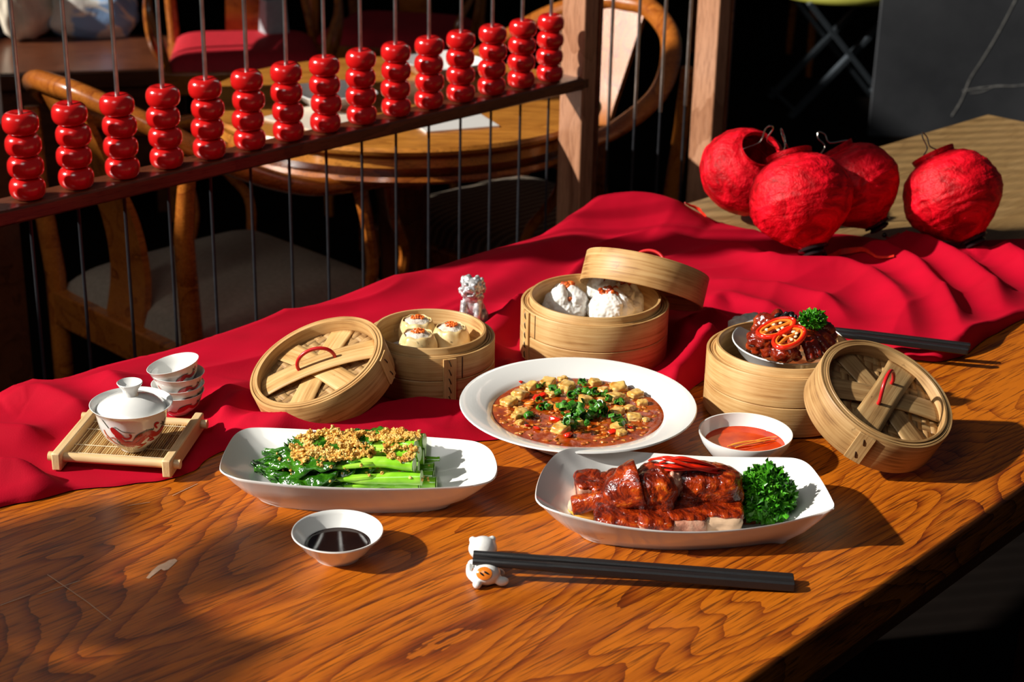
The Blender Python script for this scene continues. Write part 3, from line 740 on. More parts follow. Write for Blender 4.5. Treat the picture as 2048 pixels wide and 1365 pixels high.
def imgdir(n, dx, dy):
    "world direction in the plane across n whose picture direction is (dx right, dy up)"
    a = CR*dx+CU*dy; c = -(n.dot(a))/(n.dot(CF)); return (a+CF*c).normalized()
def lid(name, label, px, py, dist, ncam, R, sdir, strapdir, mat, smat, H=.036, arch=.017, lean=0.0):
    n = (CR*ncam[0]+CU*ncam[1]-CF*ncam[2]).normalized(); loc = PD(px, py, dist)
    xa = imgdir(n, *sdir) if sdir else CR-n*CR.dot(n); xa.normalize(); ya = n.cross(xa)
    MM = Matrix((xa, ya, n)).transposed().to_4x4(); MM.translation = loc
    t = thing(name, label, 'steamer lid', M=MM); m = M[mat]
    g = G(); g.lathe([(R-.0026, -H), (R-.0004, -H), (R, -H+.0006), (R, -.0008), (R-.0006, 0), (R-.0022, 0), (R-.0026, -.0006), (R-.0026, -H)], 96); ob('outer_hoop', g, m, t)
    g = G(); g.lathe([(R-.0052, -H+.006), (R-.0052, .0002), (R-.0031, .0002), (R-.0031, -H+.006), (R-.0052, -H+.006)], 96); ob('middle_hoop', g, m, t)
    Ri = R-.0056
    g = G(); g.lathe([(Ri-.0030, -.020), (Ri-.0030, .0004), (Ri-.0026, .0010), (Ri-.0004, .0010), (Ri, .0004), (Ri, -.020), (Ri-.003, -.02)], 96); ob('inner_hoop', g, m, t)
    weave(t, Ri-.003, -.0125, .0088, 'strip_dark', .45)
    Rs = Ri-.0032
    for k, (ang, wd, z0, dm) in enumerate(((math.radians(62), .026, -.0112, .0028), (math.radians(-58), .026, -.0100, .0040), (0, .030, -.0088, .0065))):
        g = G()
        def f(u, v):
            y = (v-.5)*wd*(1-.10*math.cos(PI*(u-.5))); L = math.sqrt(max(1e-6, Rs*Rs-y*y)); x = (u*2-1)*L
            return (x, y, dm*(1-(x/Rs)**2)-.0006*(2*v-1)**2)
        g.grid(f, 28, 6)
        s = ob('cross_strip', g, M[smat], angle=180, solid=.0009); s.parent = t
        s.matrix_local = Matrix.Translation((0, 0, z0)) @ Matrix.Rotation(ang, 4, 'Z')
    g = G(); N = 20; pts = [(-.019*math.cos(PI*i/N), .0015*math.sin(PI*i/N)+lean*math.sin(PI*i/N), -.0035+arch*math.sin(PI*i/N)**.8) for i in range(N+1)]
    pts = [(-.018, 0, -.010)]+pts[1:-1]+[(.018, 0, -.010)]
    g.tube(pts, .0018, 12); ob('handle', g, M['red_plastic'], t)
    if strapdir:
        w_ = imgdir(n, *strapdir); ang = math.atan2(w_.dot(ya), w_.dot(xa)); strap(t, R, ang, -H+.001, -.002, .016, 2, smat)
    return t
lid('steamer_lid', 'bamboo steamer lid with red handle leaning on the left steamer', 632, 723.5, 1.588, (-.301, .762, .574), .0686, (1, .36), (1, .12), 'bamboo', 'strip', .033)
lid('steamer_lid', 'darker bamboo steamer lid with red handle leaning on the right steamer', 1774, 785, 1.512, (.316, .681, .66), .0665, (.72, .70), (-.60, -.80), 'bamboo_dark', 'strip_dark', .036, .022, .007)
lid('steamer_lid', 'bamboo steamer lid seen edge-on propped behind the steamer of buns', 1296, 530, 1.80, (.235, .955, -.10), .0685, (1, -.2), None, 'bamboo', 'strip', .034, .020)

# ------------------------------------------------------------------ tea set
def decal(parent, name, strokes, prof, mat, cx, hw, y0, y1, z0, z1, rref, ang0, off=.00045):
    def rad(z):
        for (r0, a), (r1, b) in zip(prof, prof[1:]):
            if min(a, b) <= z <= max(a, b) and abs(b-a) > 1e-9: return r0+(r1-r0)*(z-a)/(b-a)
        return rref
    def S(x, y):
        z = z0+(z1-z0)*(y0-y)/(y0-y1); r = rad(z)
        s = max(-.98, min(.98, (x-cx)/(hw*r/rref))); a = ang0+math.asin(s); r += off
        return (r*math.cos(a), r*math.sin(a), z)
    g = G()
    for pts, wd in strokes:
        q = catmull([(x, y, 0) for x, y in pts], 5); n = len(q); vs = []; fs = []
        for i, p in enumerate(q):
            d = (q[min(i+1, n-1)]-q[max(0, i-1)]).normalized(); nn = V(-d.y, d.x, 0)
            k = wd/2*(1-.55*abs(2*i/(n-1)-1)**3)
            for j in (-1, -.5, 0, .5, 1): vs.append(S(p.x+nn.x*k*j, p.y+nn.y*k*j))
        for i in range(n-1):
            for j in range(4): fs.append((i*5+j, i*5+j+1, (i+1)*5+j+1, (i+1)*5+j))
        g.add(vs, fs)
    o = ob(name, g, mat, parent, angle=180); o['kind'] = 'stuff'; return o
inkR = plain('red_overglaze', (.42, .012, .012), .3, .1, Coat_Weight=.3); inkG = plain('dark_green_overglaze', (.02, .05, .03), .3, .1, Coat_Weight=.3); inkO = plain('orange_overglaze', (.60, .10, .02), .3, .1, Coat_Weight=.3)
RED = [([(800, 835), (835, 795), (880, 768), (930, 757), (965, 775), (1000, 797), (1040, 785), (1062, 758)], 44), ([(632, 705), (655, 735), (690, 765), (690, 795)], 46), ([(660, 760), (700, 800), (750, 845), (815, 865)], 36), ([(805, 850), (850, 835), (895, 800), (950, 775)], 34), ([(700, 830), (760, 860), (800, 850)], 26),
       ([(700, 745), (735, 785), (775, 785), (790, 762), (772, 752)], 18), ([(1012, 748), (995, 715), (1010, 704), (1030, 712)], 20), ([(925, 835), (950, 815), (978, 835), (940, 838)], 12), ([(745, 820), (790, 830), (830, 850), (900, 865)], 28),
       ([(935, 770), (945, 800), (975, 815)], 14), ([(620, 800), (650, 790), (660, 815)], 10)]
GRN = [([(555, 652), (585, 685), (612, 718)], 6), ([(645, 712), (665, 697), (720, 728), (825, 742)], 5), ([(806, 805), (835, 768), (885, 748), (940, 740), (985, 745)], 9), ([(1045, 762), (1070, 735), (1098, 698)], 8), ([(1040, 725), (1075, 738), (1102, 730)], 7), ([(1055, 705), (1066, 735), (1080, 770)], 7), ([(668, 808), (700, 840), (735, 870)], 11)]
for i in range(9): x = 812+i*20; y = 792-min(i, 5)*9-max(0, 0); GRN.append(([(x, y+4), (x+7, y-8), (x+13, y-17)], 5))
ORG = [([(570, 742), (585, 775), (612, 805), (650, 838), (690, 856)], 9), ([(838, 895), (870, 885), (890, 862), (912, 850), (900, 862)], 11), ([(590, 800), (600, 818), (625, 822)], 8), ([(930, 825), (965, 822), (980, 800)], 6)]
# tray
tz = .005
c1, c2, c3, c4 = P(122, 925, tz+.006), P(341, 938, tz+.006), P(393, 852, tz+.006), P(184, 838, tz+.006)
tc = (c1+c2+c3+c4)/4; ex = ((c2-c1)+(c3-c4)).normalized(); ey = V(-ex.y, ex.x, 0)
LX = ((c2-c1).length+(c3-c4).length)/2; LY = (c4-c1).length
TRM = Matrix((ex, ey, V(0, 0, 1))).transposed().to_4x4(); TRM.translation = (tc.x, tc.y, tz)
print('tray', LX, LY)
tr = thing('bamboo_tray', 'square bamboo coaster tray with slatted mat under the lidded tea bowl', 'tray', M=TRM)
sk = (c4-c1).dot(ex)*0
pale = bamboo('pale_bamboo_bar', (.50, .30, .12), (.68, .46, .22), (.80, .60, .34), True, .45); M['pale'] = pale
for sx in (-1, 1):
    g = G(); g.box(LY+.012, .0085, .017, c=(0, 0, .0085)); o = ob('side_bar', g, pale, angle=30, bevel=.0015); o.parent = tr; o.matrix_local = Matrix.Translation((sx*LX/2, 0, 0)) @ Matrix.Rotation(PI/2, 4, 'Z')
for sy in (-1, 1):
    g = G(); g.tube([(-LX/2-.010, 0, 0), (LX/2+.010, 0, 0)], .0043, 12); o = ob('cross_dowel', g, pale); o.parent = tr; o.matrix_local = Matrix.Translation((0, sy*(LY/2-.004), .0095))
g = G(); ns = 42
for i in range(ns):
    x = -LX/2+.006+(LX-.012)*i/(ns-1); g.tube([(x, -LY/2+.004, .0085+random.uniform(-.0002, .0002)), (x, LY/2-.004, .0085)], .00088, 6)
tt = NT('mat_slats'); tt.set(Base_Color=tt.ramp(tt.noise(1, 1, tt.mapping((300, 3, 3))), [(.35, (.30, .14, .035)), (.5, (.60, .37, .13)), (.65, (.80, .60, .30))]), Roughness=.5); mt = tt.m; o = ob('slat_mat', g, mt, tr); o['kind'] = 'stuff'
for fy in (-.36, -.18, .18, .36):
    g = G(); g.tube([(-LX/2+.004, fy*LY, .0097), (LX/2-.004, fy*LY, .0097)], .0004, 5); ob('mat_thread', g, plain('cotton_thread', (.75, .65, .45), .8, .05), tr)
# gaiwan
GP = [(.0125, 0), (.0140, .0035), (.0200, .0075), (.0270, .0150), (.0310, .0240), (.0330, .0330), (.0342, .0390), (.0362, .0430), (.0388, .0455)]
gz = tz+.0098; gc = P(262, 803, gz+.0455)
gw = thing('lidded_tea_bowl', 'white lidded tea bowl with red dragon decoration on the bamboo tray', 'tea bowl', (gc.x, gc.y, gz))
g = G(); g.lathe([(0, .001), (.011, .001), (.0115, 0)]+GP+[(.0392, .0462), (.0386, .0464), (.0355, .0440), (.0330, .039), (.031, .032), (.028, .022), (.021, .011), (.012, .006), (0, .005)], 72); ob('bowl', g, M['ceramic'], gw)
va = math.atan2(-gc.y, -gc.x)
for nm, st, mt_ in (('red_dragon_print', RED, inkR), ('green_print', GRN, inkG), ('orange_print', ORG, inkO)):
    decal(gw, nm, st, GP, mt_, 815, 300, 955, 640, 0, .0425, .033, va+.02)
g = G(); g.lathe([(.0335, .0385), (.0335, .0395), (.031, .0440), (.024, .0490), (.015, .0525), (.0075, .0540), (.0068, .0565), (.0080, .0605), (.0112, .0645), (.0122, .0665), (.0116, .0670), (.0100, .0655), (.0060, .0625), (0, .0618)], 64)
o = ob('lid', g, M['ceramic'], gw, angle=60); gw.scale = (.94, .94, .96)
# cups
CP = [(.0105, 0), (.0115, .002), (.0165, .005), (.0205, .0100), (.0225, .0160), (.0240, .0205), (.0252, .0225)]
cpos = P(358, 829, .002)
def shift(st, dx, dy): return [([(x+dx, y+dy) for x, y in pts], w_) for pts, w_ in st]
for i, (z, tilt, lab) in enumerate(((.0, 0, 'lowest of the four nested white tea cups behind the tray'), (.0075, 0, 'second from the bottom of the four nested white tea cups'), (.0190, 0, 'third from the bottom of the nested tea cups, with a red dragon back showing'), (.0285, .22, 'topmost tea cup, tilted on the stack of white cups'))):
    MM = Matrix.Translation((cpos.x+.0006*i, cpos.y, .0045+z)) @ Matrix.Rotation(math.atan2(CR.y, CR.x), 4, 'Z') @ Matrix.Rotation(-tilt, 4, 'Y')
    t = thing('tea_cup', lab, 'cup', M=MM, group='nested dragon tea cups')
    g = G(); g.lathe([(0, .0008), (.0095, .0008), (.0100, 0)]+CP+[(.0254, .0229), (.0249, .0230), (.0232, .0205), (.0216, .0165), (.0193, .0105), (.015, .006), (.008, .0035), (0, .003)], 64); ob('cup_body', g, M['ceramic'], t)
    for nm, st, mt_ in (('red_dragon_print', RED[:1]+RED[3:5], inkR), ('green_print', GRN[2:6]+GRN[7:], inkG), ('orange_print', ORG[:1], inkO)):
        decal(t, nm, st, CP, mt_, 830, 300, 955, 660, 0, .0215, .0225, va+PI/2*0+.02-(math.atan2(CR.y, CR.x)))
# ------------------------------------------------------------------ chopsticks, rest
def chopstick(name, label, a, b, ra, rb, group=None, wd=None):
    a = Vector(a); b = Vector(b); d = b-a; L = d.length; x = d/L; y = V(0, 0, 1).cross(x).normalized(); z = x.cross(y)
    MM = Matrix((x, y, z)).transposed().to_4x4(); MM.translation = a
    g = G(); secs = [(0, ra*.9), (.001, ra), (L*.22, ra*1.06), (L*.26, ra*1.12), (L*.98, rb), (L-.0006, rb), (L, rb*.9)]; vs = []; fs = []; n = 16
    for s, r in secs:
        e = 2.2+5*sstep(L*.1, L*.35, s)
        for i in range(n):
            an = 2*PI*(i+.5)/n; c_, s_ = math.cos(an), math.sin(an); q = (abs(c_)**e+abs(s_)**e)**(-1/e); vs.append((s, r*c_*q, r*s_*q))
    for k in range(len(secs)-1):
        for i in range(n): fs.append((k*n+i, (k+1)*n+i, (k+1)*n+(i+1) % n, k*n+(i+1) % n))
    fs.append(tuple(range(n))); fs.append(tuple((len(secs)-1)*n+i for i in range(n-1, -1, -1)))
    g.add(vs, fs); o = ob(name, g, M['black_matte'], angle=35); o.matrix_world = MM; tag(o, label, 'chopstick', group); return o
zt = .0182
chopstick('chopstick', 'near black chopstick of the front pair, lying on the cat rest', P(945, 1123, zt), P(1588, 1172, .0048), .0031, .0044, 'front chopsticks')
chopstick('chopstick', 'far black chopstick of the front pair, lying on the cat rest', P(946, 1117, zt)+V(0, .0064, 0), P(1588, 1172, .0048)+V(0.0006, .0092, 0), .0031, .0044, 'front chopsticks')
chopstick('chopstick', 'near black chopstick of the pair on the red cloth behind the right steamer', P(1640, 664, .031), P(1936, 703, .021), .0030, .0036, 'rear chopsticks')
chopstick('chopstick', 'far black chopstick of the pair on the red cloth behind the right steamer', P(1640, 657, .031), P(1940, 694, .021), .0030, .0036, 'rear chopsticks')
rc = P(972, 1152, 0)
rest = thing('chopstick_rest', 'white glazed cat chopstick rest with orange patches under the chopsticks', 'chopstick rest', M=Matrix.Translation(rc) @ Matrix.Rotation(.12, 4, 'Z'))
g = G(); b = g.blob
b((.000, .028, .0095), (.0120, .010, .0105), 3); b((-.008, .031, .0160), (.0034, .0028, .0032), 2); b((.008, .031, .0160), (.0034, .0028, .0032), 2)   # head, ears
b((0, .006, .0055), (.010, .018, .0060), 3); b((-.001, -.012, .0085), (.0115, .010, .0090), 3)                                                    # back, rump
b((.010, -.004, .004), (.005, .004, .004), 2); b((.011, -.017, .004), (.006, .004, .004), 2); b((-.009, -.020, .004), (.004, .004, .004), 2); b((-.010, .014, .0035), (.004, .004, .0035), 2); b((.010, .016, .0035), (.004, .004, .0035), 2)
g.tube(catmull([(-.008, -.018, .004), (-.014, -.008, .006), (-.013, .004, .008)], 5), [.0028]*11, 8)
ob('cat_body', g, M['ceramic'], rest, remesh=.0009, smooth_it=4)
def blobspot(parent, name, c, r, mat, ir=0):
    "thin glaze patch hugging an ellipsoid centred c with radii r"
    cc, rr, d, a1 = c; g = G(); d = Vector(d).normalized(); u = d.orthogonal().normalized(); v = d.cross(u); vs = []; fs = []; n = 20; m = 5
    for i in range(m+1):
        th = ir+(a1-ir)*i/m
        for j in range(n):
            q = (d*math.cos(th)+(u*math.cos(2*PI*j/n)*r[0]+v*math.sin(2*PI*j/n)*r[1])*math.sin(th)).normalized(); vs.append((cc[0]+q.x*(rr[0]+.0004), cc[1]+q.y*(rr[1]+.0004), cc[2]+q.z*(rr[2]+.0004)))
    for i in range(m):
        for j in range(n): fs.append((i*n+j, i*n+(j+1) % n, (i+1)*n+(j+1) % n, (i+1)*n+j))
    g.add(vs, fs); return ob(name, g, mat, parent, angle=180)
org = plain('orange_glaze', (.75, .20, .02), .15, .1); blk_ = plain('black_glaze', (.012, .01, .01), .15, .1)
RU = ((-.001, -.012, .0085), (.0118, .0103, .0093))
blobspot(rest, 'orange_patch', (*RU, (-.25, -.8, .55), .55), (1, 1), org)
blobspot(rest, 'black_mark', (*RU, (-.38, -.82, .50), .20), (.35, 1), blk_).scale = (1.01, 1.01, 1.01)
blobspot(rest, 'black_mark', (*RU, (-.08, -.82, .60), .20), (.35, 1), blk_).scale = (1.01, 1.01, 1.01)
blobspot(rest, 'orange_patch', ((0, .028, .009), (.0108, .0093, .0098), (-.7, -.2, .6), .5), (1, 1), plain('grey_glaze', (.25, .25, .27), .15, .1))['label'] = 'grey patch on the head'

# ------------------------------------------------------------------ lanterns
def prof_r(b, z):
    for (r0, a), (r1, c) in zip(b, b[1:]):
        if c <= z <= a: return r0+(r1-r0)*(z-a)/(c-a)
    return .3
def lantern(label, px, py, zc, Rpx, bottom, spin, hookbend, tassel=None, group='red silk lanterns'):
    loc = P(px, py, zc); Z = (loc-V(0, 0, CAMZ)).dot(CF); R = Rpx*Z/FPX
    n = -(CR*bottom[0]+CU*bottom[1]-CF*bottom[2]).normalized()
    MM = frame(loc, n, spin); t = thing('lantern', label, 'lantern', M=MM, group=None)
    base = [(.43, .98), (.415, .90), (.44, .865), (.58, .80), (.76, .66), (.90, .44), (.98, .18), (1.0, 0), (.955, -.18), (.86, -.36), (.71, -.53), (.54, -.68), (.39, -.78), (.285, -.86), (.245, -.90)]
    pr = catmull([(r*R, 0, z*R) for r, z in base], 7); nn = 80; vs = []; fs = []
    sd_ = px*.01
    for j in range(nn):
        a = 2*PI*j/nn
        for i, p in enumerate(pr):
            rib = .010*abs(math.sin(i*PI/7)) if i > 14 else 0
            d = V(math.cos(a), math.sin(a), p.z/R)
            k = 1 - rib + (.022*noise.noise(d*3.1+V(sd_, 0, 0))+.012*noise.noise(d*9+V(0, sd_, 0))+.008*(1-abs(noise.noise(V(d.x*4, d.y*4, d.z*14)+V(sd_, 0, 0)))*3))*(1 if i > 10 else .2)
            vs.append((p.x*math.cos(a)*k, p.x*math.sin(a)*k, p.z*(1+(k-1)*.5)))
    m = len(pr)
    for j in range(nn):
        for i in range(m-1): fs.append((j*m+i, ((j+1) % nn)*m+i, ((j+1) % nn)*m+i+1, j*m+i+1))
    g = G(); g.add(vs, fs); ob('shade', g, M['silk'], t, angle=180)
    g = G(); g.lathe([(.435*R, .99*R), (.445*R, .985*R), (.43*R, .90*R), (.42*R, .90*R), (.425*R, .985*R), (.435*R, .99*R)], 48); ob('collar', g, M['silk'], t)
    for k in range(6):
        g = G(); zz = R*(-.70+k*.30); rr = prof_r(base, zz/R)*R*.955
        g.tube([(rr*math.cos(2*PI*j/32), rr*math.sin(2*PI*j/32), zz) for j in range(32)], .0007, 6, closed=True); ob('hoop_wire', g, M['red_plastic'], t)
    g = G(); g.tube(catmull([(-.42*R, 0, .93*R), (-.38*R, 0, .99*R), (-.1*R+hookbend[0]*.4*R, hookbend[1]*.3*R, 1.12*R), (hookbend[0]*R-.08*R, hookbend[1]*R, 1.34*R), (hookbend[0]*R, hookbend[1]*R, 1.46*R), (hookbend[0]*R+.10*R, hookbend[1]*R, 1.34*R), (.05*R+hookbend[0]*.5*R, hookbend[1]*.4*R, 1.14*R), (.36*R, 0, 1.0*R), (.42*R, 0, .93*R)], 8), .0009, 8); ob('wire_hook', g, M['wire'], t)
    g = G(); g.lathe([(r*1.08*R, (z+.055)*R) for r, z in ((0, -1.12), (.12, -1.12), (.20, -1.09), (.21, -1.05), (.17, -1.02), (.18, -1.01), (.265, -.99), (.275, -.955), (.235, -.93), (.1, -.93))], 40); ob('bottom_cap', g, M['black'], t)
    return t, loc, n, R
L1 = lantern('red silk lantern lying with its open top towards the viewer, back left', 1487, 348, .064, 91, (-.26, -.47, -.84), 0.3, (.1, .25))
L2 = lantern('front red silk lantern with black base cap and long tassel', 1603, 405, .076, 105, (.22, -.93, .10), 1.2, (-.1, .0))
L3 = lantern('red silk lantern tilted left between the front lantern and the far right one', 1712, 376, .076, 92, (.50, -.86, .0), .3, (-.1, 0))
L4 = lantern('red silk lantern standing alone at the far right on the added far table', 1907, 396, .070, 100, (.40, -.90, .1), .9, (0, 0))
def tassel(t, pts, r, n=26, loopr=.010):
    "threads following a world path; attached to the lantern t"
    inv = t.matrix_world.inverted(); q = catmull(pts, 6); g = G(); k = len(q)
    for s in range(n):
        a = 2*PI*random.random(); rr = r*math.sqrt(random.random()); e = random.uniform(.85, 1.0)
        pp = []
        for i in range(0, int(k*e)):
            u = i/(k-1); sp = (.35+.65*math.sin(PI*min(1, u*1.3)))*rr
            p = q[i]+V(0, 0, 1)*abs(math.sin(a))*sp*.8 + (CR*.3+V(-.3, 1, 0)*.7)*math.cos(a)*sp + V(noise.noise(V(s*3, u*5, 0)), noise.noise(V(s*3, u*5, 9)), 0)*.002
            pp.append(inv @ p)
        if len(pp) > 2: g.tube(pp, .00055, 4)
    o = ob('tassel', g, M['tassel'], t); o['kind'] = 'stuff'
    return o
def knob_bead(t, p, r):
    g = G(); g.blob(t.matrix_world.inverted() @ p, r, 3); ob('cord_bead', g, M['black'], t)
bpy.context.view_layer.update()
def hz(px, py, z=.012): 
    p = P(px, py, z); return V(p.x, p.y, cloth_h(p.x, p.y)+.003)
tassel(L2[0], [hz(1640, 513), hz(1662, 508), hz(1680, 499), hz(1705, 502), hz(1728, 510), hz(1756, 520), hz(1790, 527)], .0075, 34)
knob_bead(L2[0], hz(1648, 514)+V(0, 0, .004), .0040)
tassel(L3[0], [hz(1770, 478), hz(1782, 472), hz(1798, 462), hz(1806, 470), hz(1812, 482)], .004, 12)
knob_bead(L3[0], hz(1768, 480)+V(0, 0, .004), .0035)
tassel(L1[0], [hz(1412, 440), hz(1395, 432), hz(1380, 432), hz(1366, 436)], .004, 12)

# silver lion and the pale stone piece
def silver():
    t = NT('antiqued_silver'); n = t.noise(220, 3); 
    t.set(Base_Color=t.ramp(n, [(.35, (.30, .30, .31)), (.65, (.80, .80, .81))]), Metallic=.55, Roughness=.42); t.bump(n, .5, .0008); return t.m
M['silver'] = silver()
lc = P(945, 652, .004)
lion = thing('lion_figurine', 'small antiqued silver guardian lion seated behind the siu mai steamer', 'figurine', M=Matrix.Translation((lc.x, lc.y, .004)) @ Matrix.Rotation(math.radians(-100), 4, 'Z') @ Matrix.Scale(1.12, 4))
g = G(); b = g.blob       # local: faces +x
b((-.008, 0, .012), (.013, .012, .013), 3); b((0, 0, .024), (.0105, .0105, .015), 3); b((.004, 0, .034), (.009, .0095, .008), 3)
b((.006, 0, .043), (.0095, .0105, .0095), 3); b((.0145, 0, .0425), (.0045, .0065, .003), 3); b((.013, 0, .0365), (.0045, .0055, .0022), 3); b((.0180, 0, .0445), (.0018, .0025, .0016), 2)
for s in (-1, 1):
    g.tube([(.006, s*.0065, .028), (.011, s*.007, .016), (.012, s*.007, .004)], [.0045, .0036, .0036], 10); b((.014, s*.007, .0025), (.005, .004, .0028), 2)
    b((-.004, s*.010, .008), (.010, .005, .009), 3); b((.003, s*.011, .0022), (.006, .0035, .0026), 2)
    b((.0135, s*.0042, .0475), (.0022, .0024, .0020), 2); b((.003, s*.0095, .049), (.0030, .0022, .0040), 2); b((.0165, s*.0050, .0400), (.0018, .0020, .0028), 2)
g.tube(catmull([(-.018, 0, .006), (-.023, 0, .016), (-.019, 0, .026), (-.021, 0, .034)], 5), [.003]*16, 8)
random.seed(3)
for i in range(64):   # curls of the mane
    th = random.uniform(.6, 2.9)*random.choice((-1, 1)); ph = random.uniform(-1.0, 1.2)
    b((.003-.0105*abs(math.cos(ph))*math.cos(PI-abs(th)) if 0 else .003+.010*math.cos(th)*math.cos(ph), .0115*math.sin(th)*math.cos(ph), .040+.013*math.sin(ph)), .0026, 2)
ob('lion_body', g, M['silver'], lion, remesh=.00075)
g = G(); g.box(.040, .030, .003, c=(-.003, 0, -.0005)); ob('plinth', g, M['silver'], lion, angle=30, bevel=.0006)
sc = P(1494, 642, .030)
g = G(); g.blob((0, 0, .018), (.018, .011, .019), 4, .35, 2.4, 5); o = ob('stone_ornament', g, plain('pale_rough_stone', (.62, .60, .52), .8, .2, 150, .8, .001), angle=180)
o.location = (sc.x+.003, sc.y+.012, .001); o.scale = (1.2, 1, .85); tag(o, 'pale rough stone ornament mostly hidden behind the right steamer', 'ornament')
# ------------------------------------------------------------------ food
random.seed(11)
def boxy(e): return lambda v: (abs(v.x)**e+abs(v.y)**e+abs(v.z)**e)**(-1/e)
# siu mai
def skin_mat():
    t = NT('siu_mai_wrapper'); n = t.noise(90, 3); s = t.noise(130, 2)
    c = t.ramp(n, [(.3, (.66, .44, .16)), (.7, (.82, .66, .38))]); c = t.mix(t.ramp(s, [(.66, 0.0), (.72, .8)]), c, (.10, .07, .04))
    t.set(Base_Color=c, Roughness=.28, Coat_Weight=.3, Subsurface_Weight=.15, Subsurface_Radius=(.01, .005, .002), Subsurface_Scale=.3); t.bump(n, .4, .001); return t.m
M['skin'] = skin_mat()
M['filling'] = glaze('pale_prawn_filling', (.62, .50, .38), (.74, .66, .56), (.82, .78, .70), 90, .3, .0012, .3)
M['roe'] = plain('orange_roe', (.86, .15, .008), .18, .15, 300, Coat_Weight=.6)
z_in = .014
g = G(); g.lathe([(0, .012), (.05, .012), (.054, .0125), (.054, .0135), (.050, .0135), (0, .0132)], 64)
o = ob('paper_liner', g, plain('pale_liner_paper', (.62, .60, .58), .6, .05)); o.location = (SM.x, SM.y, .0135); tag(o, 'pale round paper liner under the siu mai', 'liner')
for i, (px, py, lab) in enumerate(((834, 636, 'left rear siu mai topped with orange roe'), (836, 663, 'left front siu mai topped with orange roe'), (902, 650, 'right-hand siu mai topped with orange roe'))):
    p = P(px, py, .0560); t = thing('siu_mai', lab, 'dumpling', (p.x, p.y, .0275), rz=i*1.3, group=None)
    g = G(); r0 = .0172
    def f(u, v):
        a = 2*PI*u; pl = 1+.018*math.sin(a*9+3*v)*(.3+v)+.03*noise.noise(V(math.cos(a)*2, math.sin(a)*2, v*2+i*5))
        r = r0*(.86+.30*math.sin(PI*min(1, v*.9+.08))**.8)*pl*(1-.06*v); return (r*math.cos(a), r*math.sin(a), v*.0265+.0006*math.sin(a*7)*v)
    g.grid(f, 60, 10); ob('wrapper', g, M['skin'], t, angle=180, solid=.0008)
    g = G(); g.blob((0, 0, .0200), (.0152, .0152, .0092), 4, .14, 4, i); ob('filling', g, M['filling'], t, angle=180)
    g = G(); g.blob((0, 0, .001), (.0145, .0145, .003), 2); g = G()
    for k in range(46):
        a = random.random()*2*PI; r = .0066*math.sqrt(random.random()); g.blob((r*math.cos(a), r*math.sin(a), .0288+random.uniform(0, .0028)*(1-r/.0075)), .00115, 2)
    o = ob('roe_topping', g, M['roe'], t); o['kind'] = 'stuff'
# buns
def bun_mat():
    t = NT('steamed_bun_dough'); n = t.noise(70, 4, rough=.6)
    t.set(Base_Color=t.ramp(n, [(.3, (.76, .74, .68)), (.7, (.84, .83, .79))]), Roughness=.55, Subsurface_Weight=.25, Subsurface_Radius=(.01, .008, .006), Subsurface_Scale=.4); t.bump(n, .5, .0015); return t.m
M['bun'] = bun_mat(); M['bbq'] = glaze('barbecue_filling', (.35, .03, .006), (.62, .10, .012), (.80, .22, .03), 120, .25, .002, .4)
BUNS = [(1205, 574, .052, .024, 'rear steamed bun split open over red filling, in the big steamer'), (1131, 597, .045, .0255, 'left steamed bun split open in the big steamer'), (1254, 592, .044, .0235, 'right steamed bun half hidden behind the front one'), (1222, 607, .046, .0245, 'front steamed bun topped with orange-red filling')]
for i, (px, py, zt_, r, lab) in enumerate(BUNS):
    p = P(px, py, .046); t = thing('steamed_bun', lab, 'bun', (p.x, p.y, .0235 if i else .033), rz=i*1.1+.5)
    g = G()
    def f(v, i=i):
        a = math.atan2(v.y, v.x); up = max(0, v.z)
        crack = abs(math.sin(1.5*a+i*1.3+.6*noise.noise(v*2))); k = 1+.16*up*(crack-.55)+.10*noise.noise(v*2.6+V(i*3, 0, 0))+.035*noise.noise(v*9+V(i, 0, 0))
        if v.z > .25 and crack < .28: k -= .30*(.28-crack)/.28*min(1, (v.z-.25)*2)
        if v.z < -.3: k *= .92
        return k
    g.blob((0, 0, .014), (r, r, .0235 if i else .027), 6, 0, 1, i, fn=f); ob('dough', g, M['bun'], t, angle=180)
    g = G()
    for k in range(34):
        a = random.random()*6.28; rr = (.0090 if i in (0, 3) else .0065)*math.sqrt(random.random()); g.blob((rr*math.cos(a)+(.002 if i else 0), rr*math.sin(a)-.002, .0345+random.uniform(-.002, .0045)+(.003 if i == 0 else 0)), random.uniform(.002, .0034), 2, .3, 2, k)
    o = ob('filling', g, M['bbq'], t); o['kind'] = 'stuff'
    if i < 2:
        g = G(); b0 = Matrix.Rotation(-(i*1.1+.5), 4, 'Z')
        for k in range(14): g.blob(b0 @ V(random.uniform(-.012, .006), -r*.55+random.uniform(-.002, .003), .026+random.uniform(-.003, .004)), random.uniform(.002, .003), 2, .3, 2, k)
        o = ob('split_filling', g, M['bbq'], t); o['kind'] = 'stuff'
